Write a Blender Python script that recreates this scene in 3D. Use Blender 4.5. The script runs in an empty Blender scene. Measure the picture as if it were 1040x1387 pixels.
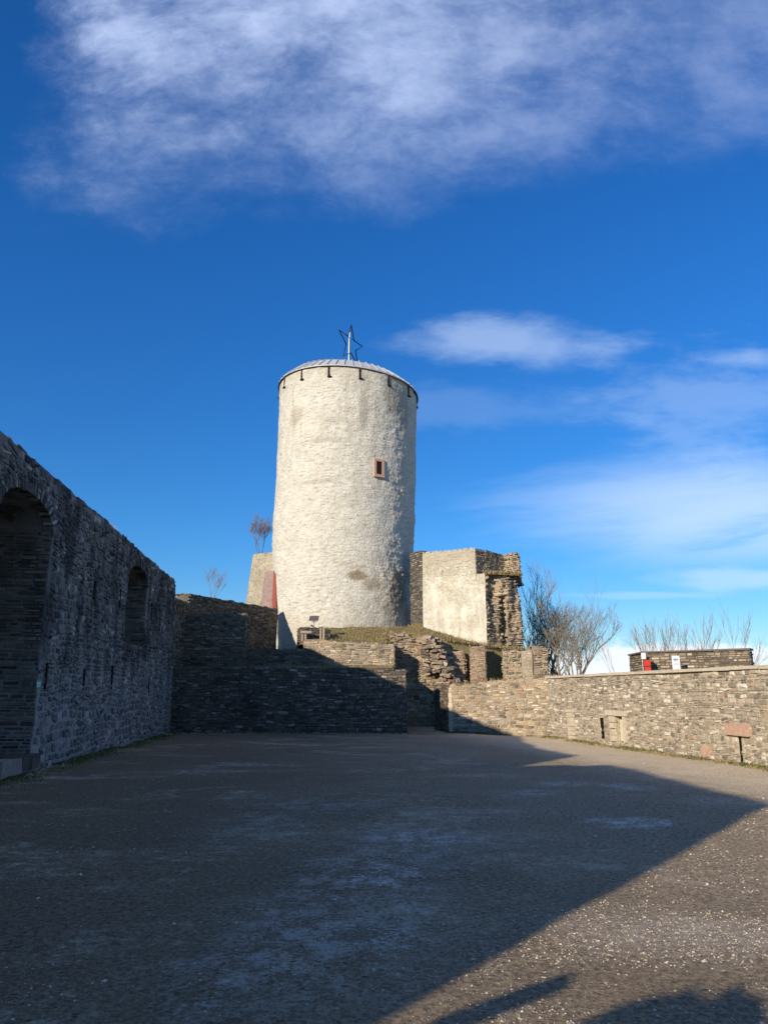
import bpy, math, random
import numpy as np
from mathutils import Vector, noise, Matrix
R = math.radians
random.seed(7)
S = bpy.context.scene
COL = S.collection

# ------------------------------------------------------------------ camera
CAM_H = 1.6
PITCH = math.atan(244.5/1001.0)
cd = bpy.data.cameras.new('camera'); cam = bpy.data.objects.new('camera', cd); COL.objects.link(cam)
cd.sensor_fit = 'VERTICAL'; cd.sensor_height = 24.0; cd.lens = 24.0*1001/1387.0
cd.clip_start = 0.1; cd.clip_end = 9000
cam.location = (0, 0, CAM_H); cam.rotation_euler = (math.pi/2+PITCH, 0, 0)
S.camera = cam

# ------------------------------------------------------------------ sky + sun
SUN_AZ, SUN_EL = 38.0, 17.75          # the light travels 36 deg right of +Y
S.view_settings.view_transform = 'Standard'; S.view_settings.look = 'None'
S.view_settings.gamma = 1.0
S.view_settings.exposure = 0.30
W = bpy.data.worlds.new("World"); S.world = W; W.use_nodes = True

class NT:
    def __init__(s, tree): s.t = tree
    def n(s, typ, **kw):
        nd = s.t.nodes.new(typ)
        for k, v in kw.items(): setattr(nd, k, v)
        return nd
    def lk(s, a, b): s.t.links.new(a, b)
    def put(s, sock, v):
        if isinstance(v, E): s.lk(v.s, sock)
        elif hasattr(v, 'is_output'): s.lk(v, sock)
        else:
            if hasattr(sock.default_value, '__len__') and not hasattr(v, '__len__'):
                v = [v]*len(sock.default_value)
            if hasattr(v, '__len__') and len(sock.default_value) == 4 and len(v) == 3: v = (*v, 1)
            sock.default_value = v
    def math(s, op, a, b=0.0, c=0.0):
        nd = s.n('ShaderNodeMath', operation=op)
        s.put(nd.inputs[0], a); s.put(nd.inputs[1], b); s.put(nd.inputs[2], c)
        return E(s, nd.outputs[0])
    def noise(s, vec, scale, detail=4, rough=.55, dist=0.0, col=False):
        nd = s.n('ShaderNodeTexNoise'); s.put(nd.inputs['Vector'], vec)
        nd.inputs['Scale'].default_value = scale; nd.inputs['Detail'].default_value = detail
        nd.inputs['Roughness'].default_value = rough; nd.inputs['Distortion'].default_value = dist
        return E(s, nd.outputs['Color' if col else 'Fac'])
    def voro(s, vec, scale, feature='F1', out='Distance', rnd=1.0):
        nd = s.n('ShaderNodeTexVoronoi', feature=feature); s.put(nd.inputs['Vector'], vec)
        nd.inputs['Scale'].default_value = scale; nd.inputs['Randomness'].default_value = rnd
        return E(s, nd.outputs[out])
    def ss(s, x, a, b):      # smoothstep
        nd = s.n('ShaderNodeMapRange', interpolation_type='SMOOTHSTEP')
        s.put(nd.inputs['Value'], x); nd.inputs['From Min'].default_value = a; nd.inputs['From Max'].default_value = b
        return E(s, nd.outputs['Result'])
    def mix(s, f, a, b, mode='MIX'):
        nd = s.n('ShaderNodeMix', data_type='RGBA', blend_type=mode)
        s.put(nd.inputs[0], f); s.put(nd.inputs[6], a); s.put(nd.inputs[7], b)
        return E(s, nd.outputs[2])
    def ramp(s, f, stops, interp='LINEAR'):
        nd = s.n('ShaderNodeValToRGB'); cr = nd.color_ramp; cr.interpolation = interp
        while len(cr.elements) < len(stops): cr.elements.new(0.5)
        for e, (p, c) in zip(cr.elements, stops):
            e.position = p; e.color = (*c, 1)
        s.put(nd.inputs[0], f); return E(s, nd.outputs[0])
    def vec(s, x, y, z):
        nd = s.n('ShaderNodeCombineXYZ')
        for i, v in enumerate((x, y, z)): s.put(nd.inputs[i], v)
        return E(s, nd.outputs[0])
    def sep(s, v):
        nd = s.n('ShaderNodeSeparateXYZ'); s.put(nd.inputs[0], v)
        return [E(s, o) for o in nd.outputs]
    def scale(s, v, k):
        nd = s.n('ShaderNodeVectorMath', operation='MULTIPLY'); s.put(nd.inputs[0], v); s.put(nd.inputs[1], k)
        return E(s, nd.outputs[0])
    def addv(s, a, b):
        nd = s.n('ShaderNodeVectorMath', operation='ADD'); s.put(nd.inputs[0], a); s.put(nd.inputs[1], b)
        return E(s, nd.outputs[0])
class E:
    def __init__(s, nt, sock): s.nt = nt; s.s = sock
    def __add__(s, o): return s.nt.math('ADD', s, o)
    __radd__ = __add__
    def __sub__(s, o): return s.nt.math('SUBTRACT', s, o)
    def __rsub__(s, o): return s.nt.math('SUBTRACT', o, s)
    def __mul__(s, o): return s.nt.math('MULTIPLY', s, o)
    __rmul__ = __mul__
    def __truediv__(s, o): return s.nt.math('DIVIDE', s, o)
    def cl(s): return s.nt.math('MINIMUM', s.nt.math('MAXIMUM', s, 0.0), 1.0)
    def pw(s, o): return s.nt.math('POWER', s, o)

def build_world():
    t = W.node_tree; t.nodes.clear(); g = NT(t)
    out = g.n('ShaderNodeOutputWorld'); bg = g.n('ShaderNodeBackground')
    sky = g.n('ShaderNodeTexSky', sky_type='NISHITA')
    sky.sun_disc = False; sky.sun_elevation = R(SUN_EL); sky.sun_rotation = R(180+SUN_AZ)
    sky.altitude = 500; sky.air_density = 1.0; sky.dust_density = 0.2; sky.ozone_density = 3.0
    hs = g.n('ShaderNodeHueSaturation'); hs.inputs['Saturation'].default_value = 1.25
    hs.inputs['Value'].default_value = 1.0; g.lk(sky.outputs[0], hs.inputs['Color'])
    tc = g.n('ShaderNodeTexCoord')
    d = tc.outputs['Generated']
    dx, dy, dz = g.sep(d)
    yy = g.math('MAXIMUM', dy, 0.05)
    a = dx/yy; b = dz/yy
    tint = g.mix(g.ss(b, .0, .75), (.60, .98, 1.26, 1), (.62, 1.10, 1.54, 1))
    tint = g.mix(g.ss(b, .0, .22), (.78, .88, 1.05, 1), tint)
    tinted = g.mix(1.0, hs.outputs[0], tint, 'MULTIPLY')
    p = g.vec(a, b, 0.0)
    wrp = g.noise(p, 2.2, 5, .6, col=True)
    wx, wy, wz = g.sep(wrp)
    # large veil of cloud overhead
    n1 = g.noise(g.addv(g.vec(a*0.8+b*0.5, b*1.5-a*0.35, 0.3), g.vec(wx*.22, wy*.22, 0.0)), 2.3, 10, .62)
    n2 = g.noise(g.addv(g.vec(a, b*1.2, 2.3), g.vec(wx*.1, wy*.1, 0.0)), 7.0, 10, .68)
    lft = g.ss(a + n2*.22 - .11 - (b-1.0)*.0, -.60, -.40)
    bot = g.ss(b + n1*.34 - .17 + n2*.16 - .08 - a*.12, .71, 1.02)
    m1 = (1.0-.45*g.ss(a-b*.2+(n1-.5)*.8, -.10, .45))*lft*bot*g.ss(n1*.72+n2*.28, .30, .66)
    core = g.ss(b - a*.10 + n1*.5-.25, .86, 1.10)*lft*g.ss(a*-1.0, -.55, .35)
    c1 = (m1*(.46+.18*g.ss(n2, .35, .66)) + core*.34*g.ss(n1*.85+n2*.15, .34, .62)).cl()
    # small cloud right of the keep
    def blob(ca, cb, ra, rb, amp=.5, sc=1.0, lo=.25, hi=1.1):
        ea = (a-ca)/ra; eb = (b-cb)/rb
        r = g.math('SQRT', ea*ea+eb*eb)
        nn = g.noise(g.addv(g.vec(a*.6, b*1.5, ca*7), g.vec(wx*.05, wy*.03, 0.0)), 11*sc, 7, .6)
        return 1.0 - g.ss(r + (nn-.5)*amp*3.2, lo, hi)
    c2 = blob(.19, .502, .17, .048, .5)*.42
    c2b = blob(.12, .40, .22, .05, .7)*.10 + blob(.46, .40, .20, .10, .8)*.22 + blob(.53, .478, .09, .02, .5)*.25
    # streaky veil on the right
    st = g.noise(g.addv(g.vec(a*.9-b*.3, b*6.0-a*.7, 5.1), g.vec(wx*.08, wy*.25, 0.0)), 2.6, 7, .6)
    e1 = (a-.50)/.42; e2 = (b-.245)/.105
    rr = g.math('SQRT', e1*e1+e2*e2)
    c3 = (1.0-g.ss(rr + (st-.5)*1.0, .25, 1.1))*g.ss(st, .20, .60)*.68
    c3b = blob(.52, .150, .20, .018, .6)*.42 + blob(.36, .128, .16, .006, .6)*.25
    # cumulus tops on the horizon, to the right
    nc = g.noise(g.addv(p, g.vec(wx*.02, wy*.02, 0.0)), 26, 6, .6)
    edge = b - (nc-.5)*.09
    hc = (1.0-g.ss(edge, .048, .066))*g.ss(a, .17, .27)*(1.0-g.ss(a, .47, .60))
    wcl = (c1 + c2 + c2b + c3 + c3b).cl()
    low = 1.0 - g.ss(b, .25, 1.0)
    ccol = g.mix(low, (4.9, 6.0, 8.8, 1), (6.0, 7.6, 9.8, 1))
    col = g.mix(wcl, tinted, ccol)
    col = g.mix(hc*.92, col, (8.4, 8.8, 9.6, 1))
    g.lk(col.s, bg.inputs['Color']); bg.inputs['Strength'].default_value = 0.095
    g.lk(bg.outputs[0], out.inputs['Surface'])
build_world()

sd = bpy.data.lights.new('sun', 'SUN'); so = bpy.data.objects.new('sun', sd); COL.objects.link(so)
sd.energy = 5.0; sd.angle = R(0.55); sd.color = (1.0, .87, .68)
ldir = Vector((math.sin(R(SUN_AZ))*math.cos(R(SUN_EL)), math.cos(R(SUN_AZ))*math.cos(R(SUN_EL)), -math.sin(R(SUN_EL))))
so.rotation_euler = ldir.to_track_quat('-Z', 'Y').to_euler(); so.location = (-30, -40, 30)

# ------------------------------------------------------------------ helpers
CP, SP = math.cos(PITCH), math.sin(PITCH)
def ray(px, py):
    u = (px-520)/1001.0; v = (693.5-py)/1001.0
    return (u, CP-SP*v, SP+CP*v)
def P(px, py, Y):
    u, dy, dz = ray(px, py); t = Y/dy
    return Vector((u*t, Y, CAM_H+dz*t))
def G(px, py, z=0.0):
    u, dy, dz = ray(px, py); t = (z-CAM_H)/dz
    return Vector((u*t, dy*t, z))

def tag(o, label=None, cat=None, group=None, kind=None):
    if label: o['label'] = label
    if cat: o['category'] = cat
    if group: o['group'] = group
    if kind: o['kind'] = kind
    return o
def empty(name, loc=(0, 0, 0), label=None, cat=None, group=None):
    o = bpy.data.objects.new(name, None); COL.objects.link(o); o.location = loc
    return tag(o, label, cat, group)

class M:
    def __init__(s): s.v = []; s.f = []; s.m = []; s.cur = 0
    def vert(s, p): s.v.append(tuple(p)); return len(s.v)-1
    def face(s, idx, mat=None): s.f.append(tuple(idx)); s.m.append(s.cur if mat is None else mat)
    def quad(s, a, b, c, d, mat=None):
        i = len(s.v); s.v += [tuple(a), tuple(b), tuple(c), tuple(d)]; s.face((i, i+1, i+2, i+3), mat)
    def box(s, c, size, rot=None, jit=0.0, mat=None):
        i = len(s.v); hx, hy, hz = [k/2 for k in size]; c = Vector(c)
        for sx in (-1, 1):
            for sy in (-1, 1):
                for sz in (-1, 1):
                    p = Vector((sx*hx, sy*hy, sz*hz))
                    if jit: p += Vector((random.uniform(-jit, jit), random.uniform(-jit, jit), random.uniform(-jit, jit)))
                    if rot is not None: p = rot @ p
                    s.v.append(tuple(c+p))
        for q in ((0, 1, 3, 2), (4, 6, 7, 5), (0, 4, 5, 1), (2, 3, 7, 6), (0, 2, 6, 4), (1, 5, 7, 3)):
            s.face([i+k for k in q], mat)
    def tube(s, pts, rad, n=6, mat=None, closed=False, cap=True):
        pts = [Vector(p) for p in pts]; k = len(pts); base = len(s.v)
        rad = rad if hasattr(rad, '__len__') else [rad]*k
        for i, p in enumerate(pts):
            a = pts[(i-1) % k] if (closed or i) else p; b = pts[(i+1) % k] if (closed or i < k-1) else p
            d = (b-a).normalized()
            x = d.cross(Vector((0, 0, 1)) if abs(d.z) < .9 else Vector((1, 0, 0))).normalized(); y = d.cross(x)
            for j in range(n):
                t = 2*math.pi*j/n; s.v.append(tuple(p+(x*math.cos(t)+y*math.sin(t))*rad[i]))
        for i in range(k if closed else k-1):
            for j in range(n):
                a = base+i*n+j; b = base+i*n+(j+1) % n; c = base+((i+1) % k)*n+(j+1) % n; d = base+((i+1) % k)*n+j
                s.face((a, b, c, d), mat)
        if cap and not closed:
            s.face([base+j for j in range(n)][::-1], mat); s.face([base+(k-1)*n+j for j in range(n)], mat)
    def build(s, name, mats, parent=None, smooth=False):
        me = bpy.data.meshes.new(name); me.from_pydata(s.v, [], s.f)
        mats = mats if isinstance(mats, (list, tuple)) else [mats]
        for m in mats: me.materials.append(m)
        me.polygons.foreach_set('material_index', s.m)
        if smooth: me.polygons.foreach_set('use_smooth', [True]*len(s.f))
        me.update()
        o = bpy.data.objects.new(name, me); COL.objects.link(o)
        if parent is not None:
            o.parent = parent; o.matrix_parent_inverse = Matrix.Translation(-Vector(parent.location))
        return o

def nz(*p): return noise.noise(Vector(p))
def fbm(x, y, z=0.0, o=4):
    return noise.fractal(Vector((x, y, z)), 1.0, 2.0, o)

def stones(m, pos, w, h, mask=None, ch=(.07, .17), cl=(.12, .42), relief=(.012, .05), gap=.010, warp=.05, mat=0, jit=.16, tilt=0.0):
    """individual rubble stones laid on a surface pos(u,v)->(point, normal)"""
    v = 0.0
    while v < h:
        c = random.uniform(*ch); u = -random.uniform(0, cl[1])
        while u < w:
            l = random.uniform(*cl) * (1.25 if c > (ch[0]+ch[1])/2 else 1)
            u0, u1 = max(u, 0), min(u+l, w); u += l
            if u1-u0 < .05: continue
            v0, v1 = v, v+c
            if c > .13 and random.random() < .25:      # two thin ones in the height of a tall one
                parts = [(v0, (v0+v1)/2), ((v0+v1)/2, v1)]
            else: parts = [(v0, v1)]
            for (b0, b1) in parts:
                uc, vc = (u0+u1)/2, (b0+b1)/2
                wy = warp*nz(uc*.55+w, vc*.55, h*3.1)
                if mask and not mask(uc, vc+wy): continue
                if vc+wy < 0: continue
                hw, hh = (u1-u0)/2-gap, (b1-b0)/2-gap
                if hw < .015 or hh < .012: continue
                rl = random.uniform(*relief); base = len(m.v)
                k = .28
                ring = [(-1, -1+k), (-1, 1-k), (-1+k*.6, 1), (1-k*.6, 1), (1, 1-k), (1, -1+k), (1-k*.6, -1), (-1+k*.6, -1)]
                sh = random.uniform(-.3, .3)*tilt
                rj = [(a*hw*(1+random.uniform(-jit, jit*.3)), b*hh*(1+random.uniform(-jit, jit*.3))) for a, b in ring]
                p0, n0 = pos(uc, vc+wy)
                pu, _ = pos(uc+.01, vc+wy); pv, _ = pos(uc, vc+wy+.01)
                du = (pu-p0)/.01; dv = (pv-p0)/.01
                if du.length > 2.5: du = du.normalized()*1.5
                if dv.length > 2.5: dv = dv.normalized()*1.5
                tx, ty = random.uniform(-.25, .25)*rl/max(hw, .05), random.uniform(-.25, .25)*rl/max(hh, .05)
                for (a, b) in rj:
                    b2 = b+a*sh; m.v.append(tuple(p0+du*a+dv*b2-n0*.006))
                ins = .72
                for (a, b) in rj:
                    a2, b2 = a*(1-(1-ins)*min(1, hh/max(hw, .01)*1.2)), b*ins+a*sh
                    m.v.append(tuple(p0+du*a2+dv*b2+n0*(rl+tx*a2+ty*b2)))
                for j in range(8):
                    m.face((base+j, base+8+j, base+8+(j+1) % 8, base+(j+1) % 8), mat)
                m.face([base+8+j for j in range(8)], mat)
        v += c

def patch(m, pos, w, h, cell=.25, mask=None, mat=1, top=None, off=0.0):
    nu = max(1, int(round(w/cell))); nv = max(1, int(round(h/cell))); base = len(m.v)
    for i in range(nu+1):
        u = w*i/nu; hh = top(u) if top else h
        for j in range(nv+1):
            p, n = pos(u, hh*j/nv); m.v.append(tuple(p+n*(off+.006)))
    for i in range(nu):
        for j in range(nv):
            if mask and not mask(w*(i+.5)/nu, h*(j+.5)/nv): continue
            a = base+i*(nv+1)+j; m.face((a, a+nv+1, a+nv+2, a+1), mat)

def plane_pos(O, U, V, N, amp=0.0, fr=.6, seed=0.0):
    O, U, V, N = Vector(O), Vector(U), Vector(V), Vector(N)
    def pos(u, v):
        d = amp*(fbm(u*fr+seed, v*fr, seed) if amp else 0)
        return O+U*u+V*v+N*d, N
    return pos

def wall(name, A, B, z0, top, thick, mats, label=None, cat='wall', parent=None, ends='lr', back=False, amp=.04, group=None, st=None, mask=None, cap=True, z1=None, batter=0.0, coping=None):
    """a rubble wall from A to B (left to right seen from its front)"""
    A, B = Vector((A[0], A[1], 0)), Vector((B[0], B[1], 0)); w = (B-A).length; U = (B-A).normalized()
    N = Vector((U.y, -U.x, 0)); Z = Vector((0, 0, 1)); m = M(); st = dict(st or {})
    topf = top if callable(top) else (lambda u: top+.04*nz(u*1.3, 3.1, w))
    hf = lambda u: topf(u)-z0
    H = max(hf(w*i/40) for i in range(41))
    sd_ = random.random()*50
    Vv = (Z - N*batter)
    pf = plane_pos(A+Z*z0, U, Vv, N, amp, .5, sd_)
    mk = (lambda u, v: v < hf(u) and (mask is None or mask(u, v)))
    patch(m, pf, w, H, .2, None, 1, top=hf)
    stones(m, pf, w, H, mk, **st)
    # top
    def pt(u, v):
        p, _ = pf(u, hf(u)); return p - N*v + Z*(.03*nz(u*2, v*2, sd_)), Z
    patch(m, pt, w, thick, .2, None, 1)
    if cap: stones(m, pt, w, thick, None, ch=(.14, .30), cl=(.15, .45), relief=(.01, .06), mat=0)
    for e in ends:
        if e == 'r':
            def pe(u, v, E0=B): return pf(w, v)[0] - N*u, U
            patch(m, pe, thick, hf(w), .2, None, 1)
            stones(m, pe, thick, hf(w), None, **st)
        if e == 'l':
            def pe(u, v): return pf(0, v)[0] - N*(thick-u), -U
            patch(m, pe, thick, hf(0), .2, None, 1)
            stones(m, pe, thick, hf(0), None, **st)
    # back face (plain, or stones when seen)
    def pb(u, v): return A+U*(w-u)-N*thick+Z*(z0+min(v, hf(w-u))), -N
    patch(m, pb, w, H, .4, None, 1, top=lambda u: hf(w-u))
    if back: stones(m, pb, w, H, lambda u, v: v < hf(w-u), **st)
    o = m.build(name, mats, parent)
    if parent is None: tag(o, label, cat, group)
    return o

# ------------------------------------------------------------------ materials
def new_mat(name):
    m = bpy.data.materials.new(name); m.use_nodes = True; t = m.node_tree; t.nodes.clear(); g = NT(t)
    out = g.n('ShaderNodeOutputMaterial'); b = g.n('ShaderNodeBsdfPrincipled')
    b.inputs['Specular IOR Level'].default_value = .25
    g.lk(b.outputs[0], out.inputs['Surface']); return m, g, b
def wpos(g):
    return E(g, g.n('ShaderNodeNewGeometry').outputs['Position'])
def bump(g, b, h, dist=.01, strength=1.0):
    bn = g.n('ShaderNodeBump'); bn.inputs['Distance'].default_value = dist; bn.inputs['Strength'].default_value = strength
    g.put(bn.inputs['Height'], h); g.lk(bn.outputs[0], b.inputs['Normal'])

def stone_mat(name, stops, dirt=(.05, .045, .035), dirt_amt=.5, lichen=None, rough=.9, tone=1.0):
    m, g, b = new_mat(name); p = wpos(g)
    geo = g.n('ShaderNodeNewGeometry'); rnd = E(g, geo.outputs['Random Per Island'])
    c = g.ramp(rnd, [(q, tuple(k*tone for k in cc)) for q, cc in stops], 'LINEAR')
    n1 = g.noise(p, 9, 6, .65); n2 = g.noise(p, 45, 5, .7); n3 = g.noise(p, .8, 5, .6)
    c = g.mix(g.ss(n1, .3, .75)*.5, c, g.mix(1.0, c, (.55, .5, .45, 1), 'MULTIPLY'))
    c = g.mix(g.ss(n2, .52, .75)*.35, c, (.5*tone, .47*tone, .40*tone, 1))
    c = g.mix(g.ss(n3, .45, .72)*dirt_amt, c, dirt)
    if lichen: c = g.mix(g.ss(g.noise(g.addv(p, (7, 3, 1)), 3.3, 6, .7), .56, .70)*.6, c, lichen)
    g.put(b.inputs['Base Color'], c); b.inputs['Roughness'].default_value = rough
    bump(g, b, n1*.6+n2*.4, .035, .9)
    return m
def mortar_mat(name, col, dark, amt=.6):
    m, g, b = new_mat(name); p = wpos(g)
    n1 = g.noise(p, 14, 6, .7); n3 = g.noise(p, 1.1, 5, .6)
    c = g.mix(g.ss(n1, .38, .62)*.7, col, tuple(k*.4 for k in col))
    c = g.mix(g.ss(n3, .42, .7)*amt, c, dark)
    g.put(b.inputs['Base Color'], c); b.inputs['Roughness'].default_value = .95
    bump(g, b, n1+g.noise(p, 50, 4, .7)*.5, .03, .9)
    return m
WARM = [(0, (.10, .085, .07)), (.18, (.20, .17, .13)), (.36, (.33, .27, .19)), (.5, (.25, .22, .18)), (.62, (.42, .34, .23)), (.74, (.30, .19, .13)), (.86, (.24, .22, .20)), (1, (.52, .46, .36))]
st_warm = stone_mat('rubble_stone_warm', WARM, lichen=(.34, .30, .17), tone=1.3)
mo_warm = mortar_mat('mortar_warm', (.46, .37, .25), (.18, .14, .09))
GREYW = [(0, (.15, .135, .115)), (.12, (.24, .21, .17)), (.3, (.40, .35, .27)), (.42, (.28, .24, .185)), (.55, (.46, .41, .32)), (.66, (.32, .285, .235)), (.76, (.38, .27, .20)), (.86, (.50, .45, .36)), (1, (.64, .60, .52))]
st_right = stone_mat('rubble_stone_grey_tan', GREYW, dirt=(.18, .155, .11), dirt_amt=.4, lichen=(.42, .40, .31), tone=1.08)
mo_right = mortar_mat('mortar_tan', (.52, .44, .31), (.27, .22, .15), .5)
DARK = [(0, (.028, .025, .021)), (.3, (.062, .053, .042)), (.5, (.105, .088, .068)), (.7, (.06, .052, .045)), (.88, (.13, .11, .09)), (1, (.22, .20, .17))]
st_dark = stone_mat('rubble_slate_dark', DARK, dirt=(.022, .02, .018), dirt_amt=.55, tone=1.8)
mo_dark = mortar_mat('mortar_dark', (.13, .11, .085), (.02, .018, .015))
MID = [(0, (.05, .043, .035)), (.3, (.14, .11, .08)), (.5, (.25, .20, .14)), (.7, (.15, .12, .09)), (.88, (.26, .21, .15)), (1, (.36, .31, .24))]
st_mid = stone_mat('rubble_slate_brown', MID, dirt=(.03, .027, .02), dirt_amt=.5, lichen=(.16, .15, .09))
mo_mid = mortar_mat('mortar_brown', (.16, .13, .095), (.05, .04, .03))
RUIN = [(0, (.07, .055, .045)), (.25, (.17, .135, .10)), (.45, (.27, .21, .15)), (.6, (.20, .15, .11)), (.75, (.33, .27, .20)), (.88, (.22, .13, .09)), (1, (.42, .36, .27))]
st_ruin = stone_mat('rubble_ruin', RUIN, dirt=(.06, .05, .035), dirt_amt=.4, lichen=(.24, .21, .12), tone=1.4)
LEFT = [(0, (.03, .03, .028)), (.25, (.09, .085, .08)), (.45, (.17, .16, .15)), (.65, (.09, .085, .078)), (.85, (.22, .21, .19)), (1, (.44, .42, .38))]
def left_mat(name, stone=True):
    m, g, b = new_mat(name); p = wpos(g); x, y, z = g.sep(p)
    n1 = g.noise(p, 10, 6, .65); n2 = g.noise(p, 45, 4, .7)
    nb = g.noise(g.vec(x, y*1.1, z*.35), 1.5, 5, .6)          # vertical weather streaks
    if stone:
        geo = g.n('ShaderNodeNewGeometry'); c = g.ramp(E(g, geo.outputs['Random Per Island']), LEFT)
    else: c = g.mix(g.ss(n1, .35, .7)*.5, (.20, .20, .195, 1), (.11, .11, .105, 1))
    # old pointing is paler towards the foot of the wall where it was renewed
    low = 1.0-g.ss(z+(nb-.5)*2.2, 1.6, 3.4)
    c = g.mix(low*(.25 if stone else .85)*g.ss(n1, .3, .6), c, (.36, .34, .31, 1))
    c = g.mix(g.ss(nb, .43, .62)*.8*(1.0-low*.75), c, (.022, .022, .024, 1))
    c = g.mix(g.ss(n2, .55, .8)*.3, c, (.3, .3, .3, 1))
    g.put(b.inputs['Base Color'], c); b.inputs['Roughness'].default_value = .9
    bump(g, b, n1*.6+n2*.4, .04, .9); return m
st_left = left_mat('rubble_grey_weathered'); mo_left = left_mat('pointing_grey', False)

def simple(name, col, rough=.7, metal=0.0, var=.3, sc=12, bmp=.01):
    m, g, b = new_mat(name); tc = g.n('ShaderNodeTexCoord'); p = E(g, tc.outputs['Object'])
    n = g.noise(p, sc, 5, .65)
    g.put(b.inputs['Base Color'], g.mix(g.ss(n, .35, .7)*var, col, tuple(k*.45 for k in col)))
    b.inputs['Roughness'].default_value = rough; b.inputs['Metallic'].default_value = metal
    if bmp: bump(g, b, n, bmp, .6)
    return m
sandstone = simple('sandstone_pink', (.46, .30, .22), .9, var=.4, bmp=.02)
sandstone_pale = simple('sandstone_pale', (.52, .45, .34), .9, var=.45, sc=7, bmp=.02)
lead = simple('roof_lead', (.50, .50, .50), .5, .25, .25, 5)
iron = simple('iron_dark', (.03, .028, .026), .6, .6)
steel = simple('galvanised_steel', (.24, .25, .27), .4, .8, .1)
timber = simple('weathered_timber', (.34, .28, .21), .85, var=.5, sc=20)
darkhole = simple('shade_black', (.012, .011, .010), .95)  # near-black stands in for shade inside holes; also colours dark fittings
red_paint = simple('red_paint', (.55, .05, .03), .55, var=.25)
red_old = simple('red_door_faded', (.30, .075, .055), .7, var=.4)
white_paint = simple('white_paint', (.75, .75, .74), .5, var=.06)
black_plastic = simple('black_plastic', (.03, .03, .03), .5)
bark = simple('bark_grey', (.24, .20, .15), .9, var=.5, sc=30)
bark_red = simple('bark_reddish', (.20, .15, .13), .9, var=.4, sc=30)

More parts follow.
